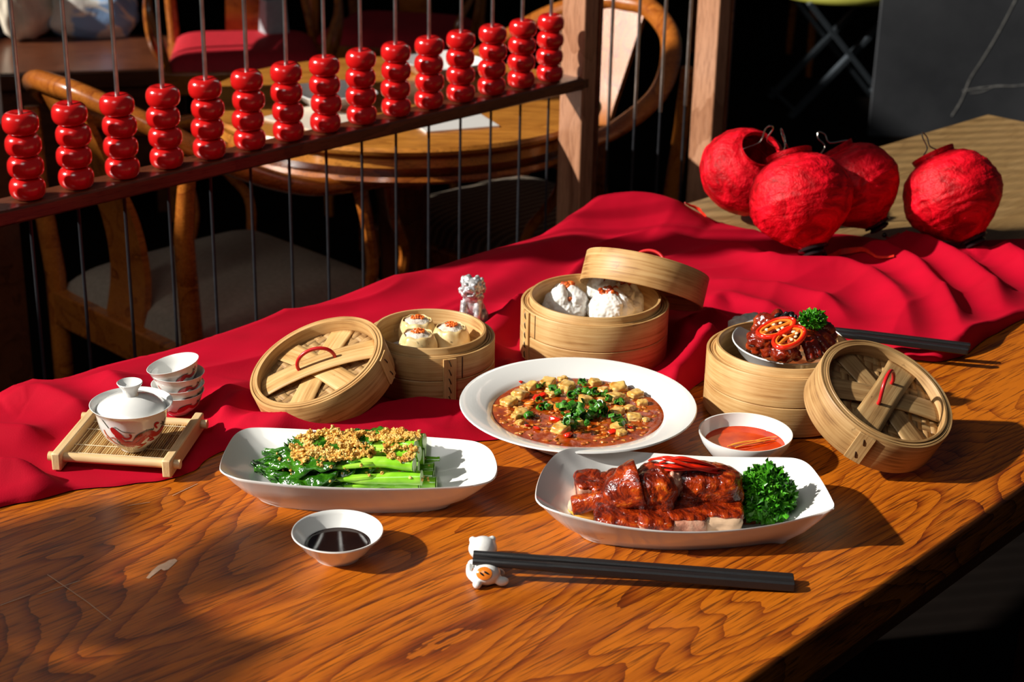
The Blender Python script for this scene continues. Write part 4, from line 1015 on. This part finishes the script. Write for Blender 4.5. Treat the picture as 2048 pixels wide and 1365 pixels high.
# bowl of chicken feet
FB = P(1577, 681, .064)
MB_ = frame(V(FB.x, FB.y, .030), (.0, -.06, 1))
round_dish('bowl', 'white bowl of braised chicken feet set inside the right steamer', 'bowl', FB,
    [(0, 0), (.030, 0), (.031, .001), (.045, .016), (.0550, .0335), (.0562, .0345), (.0555, .0357), (.0540, .0350), (.045, .020), (.032, .006), (0, .005)], M_=MB_)
M['feet'] = glaze('braised_skin', (.060, .003, .001), (.19, .012, .003), (.44, .055, .008), 45, .22, .0022, .45)
t_ = NT('braising_sauce'); t_.set(Base_Color=t_.ramp(t_.noise(80, 3), [(.3, (.16, .03, .006)), (.7, (.40, .10, .02))]), Roughness=.08, Coat_Weight=.6); M['brown_sauce'] = t_.m
g = G(); g.lathe([(0, .017), (.040, .017), (.043, .0165), (.03, .006), (0, .0055)], 48); o = ob('braising_sauce', g, M['brown_sauce']); o.matrix_world = MB_; tag(o, 'thin brown sauce under the chicken feet', 'sauce')
def foot(lab, palm, dirs, s=1.0, seed=0):
    c = P(*palm); t = thing('chicken_foot', lab, 'chicken foot', (c.x, c.y, c.z)); g = G()
    g.blob((0, 0, 0), (.0115*s, .0105*s, .0080*s), 4, .25, 2.5, seed)
    for k, d in enumerate(dirs):
        e = P(*d)-c; L = e.length; side = e.cross(V(0, 0, 1)).normalized()
        pts = catmull([V(0, 0, 0), e*.35+V(0, 0, .004*s)+side*.001*(k-1), e*.68+V(0, 0, .0045*s), e], 6); n = len(pts)
        g.tube(pts, [(.0062-.0024*i/(n-1)+.0007*math.sin(i*1.7)**2)*s for i in range(n)], 10)
        for q in (.38, .70): g.blob(e*q+V(0, 0, .004*s), .0058*s*(1.05-.3*q), 2)
    g.v = [tuple(V(*v)*(1+.05*noise.noise(V(*v)*260+V(seed, 0, 0)))) for v in g.v]
    return ob('foot_body', g, M['feet'], t, remesh=.0009, smooth_it=2)
foot('chicken foot with four long toes pointing down to the right in the steamer bowl', (1595, 655, .088), [(1640, 716, .070), (1655, 702, .071), (1668, 690, .072), (1622, 722, .068)], 1.05, 1)
foot('chicken foot at the left side of the braised pile', (1523, 680, .080), [(1500, 697, .068), (1513, 708, .066), (1535, 716, .066)], 1.25, 2)
foot('chicken foot at the front of the bowl under the chili rings', (1568, 705, .075), [(1596, 718, .066), (1575, 722, .064), (1550, 716, .066)], 1.15, 3)
foot('chicken foot at the back left with a thin toe sticking out', (1545, 648, .084), [(1512, 646, .082), (1508, 664, .074), (1560, 634, .088)], 1.15, 4)
foot('chicken foot at the back right with raised toes under the parsley', (1630, 662, .082), [(1666, 666, .082), (1670, 678, .074), (1648, 646, .086)], 1.1, 5)
foot('chicken foot heaped in the middle under the chili slices', (1570, 672, .082), [(1590, 700, .078), (1545, 690, .079), (1605, 688, .079)], 1.35, 6)
# chili rings
M['chili'] = plain('red_chili', (.72, .018, .004), .14, .15, 60, Coat_Weight=.6); M['chili_in'] = plain('orange_chili_flesh', (.80, .20, .02), .3, .15, 90); M['seed'] = plain('chili_seed', (.80, .68, .42), .4, .1)
def chili_ring(lab, px, py, z, n, rx, ry, rot, seed):
    random.seed(seed); c = P(px, py, z); MM = frame(c, n, rot); t = thing('chili_ring', lab, 'chili slice', M=MM)
    g = G(); N = 44; out = [V(rx*math.cos(2*PI*i/N)*(1+.05*math.sin(3*2*PI*i/N+seed)), ry*math.sin(2*PI*i/N)*(1+.05*math.sin(2*2*PI*i/N)), .0006*math.sin(4*PI*i/N)) for i in range(N)]
    g.tube(out, .0022, 10, closed=True, flat=1.15); ob('chili_skin', g, M['chili'], t)
    g = G(); g.tube([p*.83 for p in out], .0016, 8, closed=True); g.tube([V(-rx*.8, -.001, 0), V(-rx*.2, .001, .0005), V(rx*.3, 0, 0), V(rx*.8, .001, 0)], .0019, 8); g.tube([V(rx*.1, -ry*.8, 0), V(0, 0, .0004), V(-rx*.1, ry*.8, 0)], .0012, 8); ob('chili_flesh', g, M['chili_in'], t)
    for k in range(6):
        g = G(); a = random.random()*6.28; g.blob((rx*.5*math.cos(a), ry*.45*math.sin(a), .0014), (.0019, .0015, .0008), 2); ob('seed', g, M['seed'], t)
UPV = (CU*.75-CF*.65)
chili_ring('upper red chili ring with seeds on the chicken feet', 1552, 657, .0985, UPV+CR*-.25, .0185, .0105, .2, 1)
chili_ring('lower red chili ring with seeds overlapping the upper one', 1578, 676, .0950, UPV+CR*-.15, .0175, .0110, .6, 2)
M['bean'] = plain('black_bean', (.012, .010, .012), .3, .3, 100, .5, .001)
random.seed(5)
for k in range(11):
    p = P(1578+random.uniform(-24, 24), 632+random.uniform(-5, 5), .094+random.uniform(0, .004)); g = G(); g.blob((0, 0, 0), (.0036, .0026, .0022), 3, .3, 2.5, k); o = ob('black_bean', g, M['bean'], angle=180)
    o.location = p; o.rotation_euler = (random.random()*3, random.random()*3, random.random()*3); tag(o, 'fermented black bean on top of the chicken feet', 'bean', 'black beans on the chicken feet')
g = G(); g.blob((0, 0, 0), (.0042, .0034, .0030), 3, .15, 2, 3); o = ob('corn_kernel', g, plain('yellow_kernel', (.85, .45, .02), .2, .1), angle=180); o.location = P(1612, 638, .090); tag(o, 'yellow kernel between the black beans and the parsley', 'kernel')
# parsley
M['parsley'] = glaze('parsley_leaf', (.02, .14, .005), (.055, .27, .010), (.14, .44, .025), 80, .35, .0006, .2)
M['parsley_stem'] = plain('parsley_stem', (.12, .32, .05), .4, .15)
def parsley(lab, c, rad, n, seed, leaf=.0048, M_=None):
    random.seed(seed); t = thing('curly_parsley', lab, 'parsley', c); g = G(); gs = G()
    hub = V(0, 0, -rad.z*.75)
    for k in range(n):
        while True:
            d = V(random.gauss(0, 1), random.gauss(0, 1), random.gauss(0, 1)).normalized()
            if d.z > -.75: break
        rr = random.uniform(.55, 1.0)**.5; lump = 1+.16*noise.noise(d*3.5+V(seed, 0, 0))
        p = V(d.x*rad.x, d.y*rad.y, d.z*rad.z)*rr*lump
        nrm = (d+V(random.gauss(0, .5), random.gauss(0, .5), random.gauss(0, .5))).normalized()
        u = nrm.orthogonal().normalized(); v = nrm.cross(u); s = leaf*random.uniform(.7, 1.25); ph = random.random()*6.28
        vs = [p-nrm*s*.55]; NN = 14
        for ring, q in ((.55, .25), (1.0, .75)):
            for j in range(NN+1):
                a = -2.3+4.6*j/NN; ruf = math.sin(j*PI+ph)*0+((-1)**j)*.26*q
                e = (1+.22*((-1)**(j//2)))*ring
                vs.append(p+(u*math.cos(a)+v*math.sin(a))*s*e*.75+nrm*s*(ruf+.35*q))
        fs = [(0, 1+j, 2+j) for j in range(NN)]+[(1+j, 2+NN+j, 3+NN+j, 2+j) for j in range(NN)]
        g.add(vs, fs)
        if k % 9 == 0: gs.tube([hub, hub.lerp(p, .5)+V(0, 0, .002), p], [.0011, .0008, .0005], 5)
    o = ob('parsley_leaves', g, M['parsley'], t, angle=60); o['kind'] = 'stuff'
    ob('parsley_stem', gs, M['parsley_stem'], t)['kind'] = 'stuff'; return t
PC = P(1528, 992, .030)
parsley('large bright green curly parsley sprig beside the roast duck', PC, V(.0245, .020, .0240), 300, 4, .0078)
parsley('small curly parsley sprig on top of the chicken feet', P(1625, 641, .098), V(.0115, .008, .0090), 80, 9, .0055)

# mapo tofu
SZ = .0262; wc = V(BW.x, BW.y, 0)
def sauce_mat():
    t = NT('tofu_sauce'); n = t.noise(70, 4, rough=.65); m = t.noise(16, 2)
    c = t.ramp(n, [(.34, (.13, .008, .001)), (.54, (.36, .040, .002)), (.74, (.60, .16, .010))]); c = t.mix(t.math('MULTIPLY', m, .4), c, (.34, .06, .002))
    t.set(Base_Color=c, Roughness=.10, Coat_Weight=.15, Coat_Roughness=.03); t.bump(n, .35, .0016); return t.m
M['sauce'] = sauce_mat()
g = G()
rings = 26; seg = 96; vs = [(0, 0, SZ)]; fs = []
for r in range(1, rings+1):
    for j in range(seg):
        a = 2*PI*j/seg; q = .0815*r/rings; z = SZ+(.0007*noise.noise(V(q*math.cos(a)*90, q*math.sin(a)*90, 0)) if r < rings-1 else -.0003*(r-rings+1)); vs.append((q*math.cos(a), q*math.sin(a), z))
for j in range(seg): fs.append((0, 1+j, 1+(j+1) % seg))
for r in range(rings-1):
    for j in range(seg): fs.append((1+r*seg+j, 1+(r+1)*seg+j, 1+(r+1)*seg+(j+1) % seg, 1+r*seg+(j+1) % seg))
g.add(vs, fs); o = ob('tofu_sauce', g, M['sauce'], angle=180); o.location = (BW.x, BW.y, 0); tag(o, 'thick glossy red-brown sauce filling the soup plate', 'sauce')
def tofu_mat():
    t = NT('sauced_tofu'); n = t.noise(38, 3, dist=.6)
    t.set(Base_Color=t.ramp(n, [(.36, (.52, .20, .02)), (.50, (.76, .48, .13)), (.68, (.84, .66, .32))]), Roughness=.2, Coat_Weight=.4, Subsurface_Weight=.1, Subsurface_Radius=(.01, .006, .003), Subsurface_Scale=.3); t.bump(n, .3, .001); return t.m
M['tofu'] = tofu_mat()
TOFU = [(475, 420, 85), (560, 360, 90), (650, 292, 78), (785, 264, 88), (935, 295, 92), (905, 228, 55), (1165, 258, 68), (1355, 305, 90), (1490, 355, 78), (1545, 420, 58), (1325, 388, 100), (1090, 395, 72), (1440, 465, 58), (1340, 495, 76), (1150, 500, 76), (1480, 537, 76), (1572, 552, 42), (1020, 582, 62), (890, 635, 90), (1345, 615, 70), (575, 500, 72), (805, 320, 50), (820, 352, 52), (1225, 325, 66), (1375, 660, 55), (560, 578, 44), (1220, 392, 40), (600, 300, 55), (530, 525, 48)]
random.seed(21)
for i, (x, y, s) in enumerate(TOFU):
    s_ = s/4.016/2050*1.22; p = P(900+x/4.016, 700+y/4.016+4, SZ); g = G()
    ang = random.choice((.5, .8, 1.0, .3))+random.uniform(-.2, .2)
    g.blob((0, 0, 0), (s_*.60, s_*.52, s_*.42), 4, .16, 2.3, i, fn=boxy(5.5)); g.v = [(x_*1, y_*1, z_) for x_, y_, z_ in g.v]
    o = ob('tofu_cube', g, M['tofu'], angle=180); o.location = (p.x, p.y, SZ+s_*.06); o.rotation_euler = (random.uniform(-.25, .25), random.uniform(-.25, .25), ang)
    tag(o, 'soft cream tofu cube glazed with brown sauce in the soup plate', 'tofu', 'tofu cubes in the soup plate')
REDP = [(640, 422, 60), (690, 376, 50), (850, 548, 70), (862, 462, 60), (950, 672, 60), (1120, 303, 55), (1350, 457, 45), (850, 330, 50), (740, 355, 45), (1115, 600, 40), (1300, 650, 45), (940, 300, 30), (1010, 470, 30), (620, 600, 35), (1450, 610, 40), (1240, 660, 30), (700, 620, 40), (560, 250, 35)]
for i, (x, y, s) in enumerate(REDP):
    s_ = s/4.016/2050*.95; p = P(900+x/4.016, 700+y/4.016+2, SZ+.0015); g = G(); g.blob((0, 0, 0), (s_*.75, s_*.5, s_*.28), 3, .25, 2, i, fn=boxy(4))
    o = ob('chili_piece', g, M['chili'] if i % 3 else M['chili_in'], angle=180); o.location = p; o.rotation_euler = (random.uniform(-.4, .4), random.uniform(-.4, .4), random.random()*3)
    tag(o, 'glossy red chili piece floating among the tofu' if i % 3 else 'orange carrot piece floating among the tofu', 'vegetable piece', 'red chili pieces in the tofu sauce' if i % 3 else 'orange carrot pieces in the tofu sauce')
M['scallion'] = glaze('scallion_green', (.012, .07, .006), (.04, .20, .012), (.20, .42, .06), 150, .25, .0003, .4)
sg = []
for s in range(4):
    g = G(); R_ = .0027+.0005*s; h = .0012+.0006*s
    g.lathe([(R_-.0008, -h), (R_, -h), (R_, h), (R_-.0008, h), (R_-.0008, -h)], 14, Matrix.Diagonal((1, .75+.1*s, 1, 1)), a0=0, a1=2*PI if s < 2 else 4.6); sg.append(g)
sm = None; SC = []
for cx, cy, sx, sy, n in ((1080, 525, 130, 55, 44), (930, 455, 40, 25, 9), (1140, 345, 90, 22, 14), (1000, 380, 40, 35, 9), (950, 575, 60, 25, 12), (1215, 480, 45, 45, 14), (1060, 265, 30, 14, 4), (785, 455, 22, 12, 3), (650, 545, 40, 12, 4), (740, 305, 20, 8, 2), (730, 490, 22, 10, 2), (1395, 580, 20, 10, 2), (1370, 430, 45, 10, 4), (1320, 545, 40, 14, 5), (1270, 395, 20, 18, 3), (820, 318, 20, 8, 2), (865, 352, 16, 8, 2), (980, 640, 14, 8, 1), (700, 402, 22, 10, 2)):
    for k in range(n): SC.append((cx+random.gauss(0, .55)*sx, cy+random.gauss(0, .55)*sy))
bpy.context.view_layer.update()
def hit(px, py, fallback):
    dg = bpy.context.evaluated_depsgraph_get(); d = ((px-1024)/FPX*CR-(py-682.5)/FPX*CU+CF).normalized()
    ok, loc, nn, idx, o, mm = scene.ray_cast(dg, V(0, 0, CAMZ), d)
    return (loc, nn) if ok else (P(px, py, fallback), V(0, 0, 1))
first = {}
for i, (x, y) in enumerate(SC):
    loc, nn = hit(900+x/4.016, 700+y/4.016, SZ); k = i % 4
    if k not in first: o = ob('scallion_ring', sg[k], M['scallion'], angle=40); first[k] = o
    else: o = first[k].copy(); COL.objects.link(o)
    o.location = loc+V(0, 0, .0008); o.rotation_euler = (random.uniform(-1.2, 1.2), random.uniform(-1.2, 1.2), random.random()*6); tag(o, 'small chopped green scallion ring scattered over the tofu', 'scallion', 'scallion rings on the tofu')
g = G(); random.seed(8)
for k in range(340):
    a = random.random()*6.28; r = .078*math.sqrt(random.random()); s_ = random.uniform(.0007, .0019)
    g.blob((r*math.cos(a), r*math.sin(a), SZ+.0001), (s_*random.uniform(1, 2.2), s_, s_*.6), 2, 1.1, 2, k)
o = ob('minced_bits', g, glaze('minced_garlic_meat', (.34, .05, .006), (.55, .17, .02), (.72, .38, .08), 200, .25, .0005, .3), angle=180); o.location = (BW.x, BW.y, 0); tag(o, 'fine minced meat and garlic bits in the tofu sauce', 'mince', kind='stuff')

# choy sum with fried garlic
M['stem'] = glaze('choy_sum_stem', (.12, .40, .010), (.24, .58, .02), (.45, .74, .08), 20, .16, .0004, .5)
M['leaf'] = glaze('choy_sum_leaf', (.006, .040, .001), (.018, .10, .003), (.06, .24, .008), 45, .15, .0022, .6)
M['cut'] = plain('pale_cut_end', (.55, .75, .35), .3, .08)
STK = [ # right px,py,z   left px,py   radius  label
 (872, 968, .0125, 600, 968, .0060), (866, 955, .0130, 585, 958, .0062), (868, 940, .0130, 545, 945, .0062), (880, 922, .0130, 540, 930, .0060), (874, 905, .0130, 550, 915, .0060),
 (838, 970, .0135, 570, 966, .0052), (842, 956, .0245, 560, 950, .0064), (836, 935, .0250, 530, 938, .0062), (846, 915, .0250, 525, 925, .0064), (850, 900, .0250, 545, 905, .0060),
 (828, 930, .0360, 560, 928, .0062), (838, 908, .0370, 570, 905, .0064), (832, 893, .0375, 590, 888, .0062), (848, 882, .0380, 600, 880, .0062)]
random.seed(14)
STL = [('bottom', k) for k in ('second', 'third', 'fourth', 'fifth', 'sixth')]+[('bottom', 'first')]+[('middle', k) for k in ('first', 'second', 'third', 'fourth')]+[('top', k) for k in ('first', 'second', 'third', 'fourth')]
for i, (x0, y0, z0, x1, y1, r) in enumerate(STK):
    A = P(x0, y0, z0); B = P(x1, y1, max(.011, z0*.62)); d = B-A; L = d.length; d.normalize(); s = V(0, 0, 1).cross(d).normalized()
    lay, nth = STL[i]; t = thing('choy_sum_stalk', 'choy sum stalk in the %s layer of the heap, %s from the front' % (lay, nth), 'vegetable', (A.x, A.y, A.z), group='choy sum stalks heaped on the plate')
    bend = random.uniform(-.006, .006); mz = .002 if i > 9 else 0
    q = catmull([V(0, 0, 0), d*L*.2+s*bend*.5+V(0, 0, mz), d*L*.45+s*bend+V(0, 0, mz), d*L*.66], 6); n = len(q)
    g = G(); g.tube(q, [r*1.12*(1-.62*(k/(n-1))**1.1)*(1+.04*math.sin(k*1.3+i)) for k in range(n)], 14, flat=.9); ob('stem', g, M['stem'], t, angle=60)
    g = G(); e = r*1.10; g.blob(-d*.0003, (e, e, e), 2, fn=lambda v: 1); g.v = [tuple(V(*v)-d*(V(*v).dot(d))*.93-d*.0005) for v in g.v]; ob('cut_end', g, M['cut'], t, angle=180)
    for br in range(2):
        q = catmull([d*L*(.18+.1*br), d*L*.34+s*(.007*(1 if br else -1))+V(0, 0, .003), d*L*.55+s*(.009*(1 if br else -1))+V(0, 0, .001), d*L*.74+s*(.006*(1 if br else -1))], 5)
        g = G(); g.tube(q, [.0030-.0016*k/(len(q)-1) for k in range(len(q))], 8); ob('leaf_stem', g, M['stem'], t)
    for lf in range(3):
        g = G(); st = .34+.12*lf+random.uniform(-.05, .05); en = min(1.06, st+.52+.10*lf); off = (lf-1)*.006+random.uniform(-.003, .003); wd = random.uniform(.012, .017)*(1.0 if y0 < 965 else .6)
        ph = random.random()*10
        def f(u, v):
            x = lerp(st, en, u)*L; ww = wd*math.sin(PI*min(1, .06+.94*u)**.75)**.8; b = (v*2-1)
            ruf = .0026*math.sin(u*15+ph+b*3)*abs(b)+.0045*noise.noise(V(u*7, b*2.6+lf*3, ph))
            zz = -.55*ww*b*b*.9+.0048*(1-u)+.003+ruf-.002*u
            return d*x+s*(off+ww*b*.95+.003*noise.noise(V(u*5, ph, 2)))+V(0, 0, max(zz, -(A.z-.0105)+.0003*lf+.0015*abs(noise.noise(V(u*9, b*4, ph)))))
        g.grid(f, 30, 14); ob('leaf', g, M['leaf'], t, angle=180, solid=.0005)
bpy.context.view_layer.update()
random.seed(31); g = G(); dg = bpy.context.evaluated_depsgraph_get()
OKN = ('stem', 'leaf', 'leaf_stem', 'cut_end', 'plate_body')
def inpoly(x, y, poly):
    c = False; j = len(poly)-1
    for i in range(len(poly)):
        xi, yi = poly[i]; xj, yj = poly[j]
        if (yi > y) != (yj > y) and x < (xj-xi)*(y-yi)/(yj-yi+1e-9)+xi: c = not c
        j = i
    return c
REG = [[(582, 880), (650, 862), (720, 868), (800, 864), (838, 868), (842, 878), (800, 886), (740, 892), (690, 900), (640, 905), (612, 925), (600, 932), (583, 920)], [(640, 905), (700, 905), (720, 888), (760, 893), (832, 895), (832, 920), (800, 925), (760, 912), (720, 918), (670, 925), (630, 922)]]
cnt = 0; tries = 0
while cnt < 2300 and tries < 12000:
    tries += 1; rg = REG[0] if random.random() < .66 else REG[1]
    x = random.uniform(575, 850); y = random.uniform(850, 935)
    if not inpoly(x, y, rg): continue
    if noise.noise(V(x*.035, y*.05, 1)) < -.20: continue
    d = ((x-1024)/FPX*CR-(y-682.5)/FPX*CU+CF).normalized(); ok, loc, nn, idx, o, mm = scene.ray_cast(dg, V(0, 0, CAMZ), d)
    if not ok or o.name.split('.')[0] not in OKN or loc.z < .012: continue
    s_ = random.choice((.0006, .0008, .0010, .0012, .0015, .0019)); lift = random.uniform(.2, 1.3)*s_ + random.uniform(0, .004)*(noise.noise(V(x*.06, y*.08, 4)) > .1)
    g.blob(loc+V(0, 0, lift)-d*.0005, (s_*random.uniform(.7, 1.3), s_*random.uniform(.7, 1.2), s_*random.uniform(.6, 1.1)), 2, .9, 2.2, cnt); cnt += 1
for k in range(40):
    x = random.uniform(540, 860); y = random.uniform(900, 965); d = ((x-1024)/FPX*CR-(y-682.5)/FPX*CU+CF).normalized(); ok, loc, nn, idx, o, mm = scene.ray_cast(dg, V(0, 0, CAMZ), d)
    if ok and o.name.split('.')[0] in OKN: g.blob(loc+V(0, 0, .0006), random.uniform(.0008, .0018), 2, .8, 2, k)
o = ob('fried_garlic', g, glaze('golden_fried_garlic', (.58, .24, .02), (.78, .44, .08), (.88, .66, .26), 130, .55, .0012, .0), angle=0); tag(o, 'golden fried garlic crumbs sprinkled over the choy sum', 'garlic', kind='stuff')

# roast duck
def duck_skin():
    t = NT('roast_duck_skin'); n = t.noise(48, 5, rough=.7, dist=.6); f = t.noise(230, 3)
    t.set(Base_Color=t.ramp(n, [(.32, (.010, .002, .001)), (.45, (.13, .009, .0012)), (.57, (.40, .038, .003)), (.71, (.76, .21, .014))]), Roughness=.16, Coat_Weight=.5, Coat_Roughness=.07)
    t.bump(t.math('ADD', t.math('MULTIPLY', n, 2.5), t.math('MULTIPLY', f, .8)), .7, .0022); return t.m
M['duck'] = duck_skin()
M['meat'] = glaze('duck_meat', (.30, .09, .05), (.50, .22, .14), (.62, .38, .26), 60, .35, .0012, .2)
M['fat'] = plain('pale_duck_fat', (.60, .40, .25), .3, .1, 60, .3, .001, Coat_Weight=.3); M['bone'] = plain('ivory_bone', (.60, .46, .33), .3, .2, 60)
def Q(x, y, z): return P(1050+x/3.2, 880+y/3.2, z)
def lumpy(g, amp, fr, seed):
    g.v = [tuple(V(*v)+V(noise.noise(V(*v)*fr+V(seed, 0, 0)), noise.noise(V(*v)*fr+V(0, seed, 9)), noise.noise(V(*v)*fr+V(5, 0, seed)))*amp) for v in g.v]; return g
def loc_thing(name, lab, cat, c): return thing(name, lab, cat, (c.x, c.y, c.z)), (lambda p: p-c)
# drumstick
c = Q(560, 380, .034); t, L_ = loc_thing('duck_drumstick', 'glazed roast duck leg, its bone end pointing left', 'duck piece', c)
pts = catmull([L_(Q(305, 425, .022)), L_(Q(400, 405, .026)), L_(Q(520, 380, .032)), L_(Q(610, 345, .038)), L_(Q(690, 310, .043)), L_(Q(740, 295, .045))], 7)
n = len(pts); rr = [lerp(.0078, .0088, i/(n*.35)) if i < n*.35 else lerp(.0088, .0230, min(1, (i-n*.35)/(n*.5))**.8) for i in range(n)]
g = G(); g.tube(pts, rr, 24); lumpy(g, .0022, 90, 3); ob('duck_skin', g, M['duck'], t, remesh=.0011, smooth_it=3)
g = G(); e = L_(Q(728, 345, .036)); g.blob(e, (.009, .012, .017), 4, .2, 3, 2); ob('cut_meat', g, M['meat'], t, angle=180)
g = G(); g.blob(L_(Q(300, 428, .021)), (.0035, .006, .007), 3, .2, 3, 2); ob('bone_end', g, M['bone'], t, angle=180)
# thigh chunks
def chunk(lab, cx, cy, z, rx, ry, rz_, yaw, pitch, seed, skin='duck'):
    c = Q(cx, cy, z); t = thing('duck_chunk', lab, 'duck piece', M=Matrix.Translation(c) @ Matrix.Rotation(yaw, 4, 'Z') @ Matrix.Rotation(pitch, 4, 'Y'))
    g = G(); g.blob((0, 0, 0), (rx, ry, rz_), 5, .10, 2.0, seed, fn=lambda v: boxy(3.2)(v)*(1+.05*noise.noise(v*7+V(seed, 0, 0)))); ob('duck_skin', g, M[skin], t, angle=180); return t
t = chunk('middle roast duck thigh chunk under the chili strips', 845, 335, .039, .0180, .022, .0235, -.1, -.12, 1)

t = chunk('right roast duck thigh chunk with glossy dark skin', 1165, 305, .040, .0300, .020, .0195, -.05, .10, 2)
g = G(); g.tube(catmull([(-.026, -.016, .013), (-.0285, -.0195, .004), (-.0315, -.020, -.006), (-.038, -.018, -.014)], 6), [.0018]*19, 10); ob('tendon', g, M['fat'], t)
g = G(); g.blob((-.0315, -.0085, .003), (.0105, .0145, .0175), 4, .25, 3, 6); ob('cut_meat', g, M['meat'], t, angle=180)
# slices: skin on top, pale meat on the cut front face
def slab(lab, cx, cy, z, lx, ly, h, yaw, tilt, seed, meat='meat', cov=0):
    c = Q(cx, cy, z); t = thing('duck_slice', lab, 'duck piece', M=Matrix.Translation(c) @ Matrix.Rotation(yaw, 4, 'Z') @ Matrix.Rotation(tilt, 4, 'X'))
    g = G(); g.blob((0, -.0028, .0005), (lx*.96, ly*.98, h*.95), 4, .07, 3, seed, fn=boxy(7)); ob('duck_meat', g, M[meat], t, angle=180)
    g = G(); g.blob((0, .0020-.0052*cov, h*(.80-.45*cov)), (lx, ly, h*(.42+.30*cov)), 4, .10, 2.6, seed+3, fn=lambda v: boxy(6)(v)*(1+.03*noise.noise(v*8))); ob('duck_skin', g, M['duck'], t, angle=180)
slab('front roast duck slice at far right with pale fat edge', 1245, 480, .0225, .0185, .0200, .0115, -.03, .20, 1, 'fat')
slab('front roast duck slice second from the right with pink cut edge', 1020, 500, .0215, .0170, .0200, .0115, .05, .20, 2)
slab('front roast duck slice in the middle of the row', 830, 506, .0220, .0155, .019, .011, .0, .20, 3, cov=1)
slab('front roast duck slice with charred skin at the left of the row', 610, 497, .0210, .0215, .018, .011, -.08, .20, 4, cov=1)
slab('rear roast duck slice at far left', 405, 320, .0235, .0120, .0150, .0125, .1, .12, 5, cov=.6)
slab('rear roast duck slice second from the left', 505, 325, .0235, .0125, .0150, .0125, .0, .12, 6, cov=1)
slab('rear roast duck slice behind the leg', 620, 300, .0260, .0150, .0150, .0125, .1, .12, 7, cov=1)
g = G(); g.blob((0, 0, 0), (.0135, .0075, .0030), 3, .1, 2, 1); o = ob('orange_slice', g, plain('yellow_orange_peel', (.85, .42, .05), .3, .1), angle=180); o.location = Q(375, 468, .0165); o.rotation_euler = (.3, .25, .1); tag(o, 'small wedge of orange fruit under the duck leg', 'fruit')
g = G(); g.lathe([(0, .0012), (.9, .0011), (1.0, 0), (0, 0)], 40, Matrix.Diagonal((.030, .018, 1, 1))); lumpy(g, .002, 60, 2); o = ob('duck_sauce', g, M['brown_sauce']); q = Q(1400, 480, .0062); o.location = q; tag(o, 'thin brown sauce pooled between the duck and the large parsley', 'sauce')
CS = [([(790, 125, .068), (900, 105, .074), (1020, 125, .072), (1150, 150, .069), (1245, 185, .062)], 0), ([(800, 118, .070), (880, 112, .075), (960, 130, .075), (1080, 165, .070), (1200, 180, .066)], 1), ([(830, 150, .068), (950, 165, .070), (1080, 175, .067), (1270, 215, .060)], 2),
      ([(820, 190, .063), (940, 185, .066), (1090, 178, .067), (1230, 190, .063)], 3), ([(860, 140, .070), (980, 108, .077), (1100, 128, .074), (1220, 165, .066)], 4), ([(840, 165, .066), (1000, 150, .071), (1140, 168, .069), (1260, 178, .063)], 5)]
for pts, k in CS:
    q = catmull([Q(x, y+8, z-.004) for x, y, z in pts], 8); c = sum(q, V(0, 0, 0))/len(q); g = G(); n = len(q)
    g.tube([p-c for p in q], [.0021*(1-.5*abs(2*i/(n-1)-1)**3) for i in range(n)], 8, flat=.6); o = ob('chili_strip', g, M['chili'], angle=60); o.location = c; tag(o, 'thin curved strip of fresh red chili on top of the duck', 'chili strip', 'red chili strips on the duck')
# ------------------------------------------------------------------ potted plant by the window, off camera: its leaves throw the soft shadows on the table
def plant():
    t = thing('potted_plant', 'tall broad-leaved plant in a dark pot by the window', 'plant', (-1.42, .90, FL))
    g = G(); g.lathe([(0, 0), (.13, 0), (.17, .30), (.18, .30), (.185, .33), (.165, .33), (.155, .29), (0, .28)], 32); ob('pot', g, M['black'], t)
    random.seed(2)
    st = [(-.02, 0), (.03, .05), (.0, -.05)]
    tg = [(P(120, 1180), .55), (P(190, 1080), .62), (P(290, 1225), .58), (P(20, 1330), .66), (P(560, 1110), .70), (P(30, 1110), .72), (P(420, 1345), .60)]
    for i, (q, h) in enumerate(tg):
        p = V(q.x, q.y, 0)-SUND*(h/(-SUND.z))*1.0; e = p-V(-1.42, .90, FL)
        g = G(); b = V(st[i % 3][0], st[i % 3][1], .28); g.tube(catmull([b, b.lerp(e, .5)+V(0, 0, .15), e], 8), [.006-.0002*k for k in range(17)], 6); ob('stem', g, M['parsley_stem'], t)
        g = G(); a = random.uniform(-.6, .6)+.4
        def f(u, v):
            w_ = .050*math.sin(PI*u)**.7; return e+V(math.cos(a), math.sin(a), -.15*u)*(u-.5)*.20+V(-math.sin(a), math.cos(a), 0)*(v*2-1)*w_+V(0, 0, -.02*(v*2-1)**2)
        g.grid(f, 12, 6); ob('leaf', g, M['leaf'], t, angle=180, solid=.001)
plant()
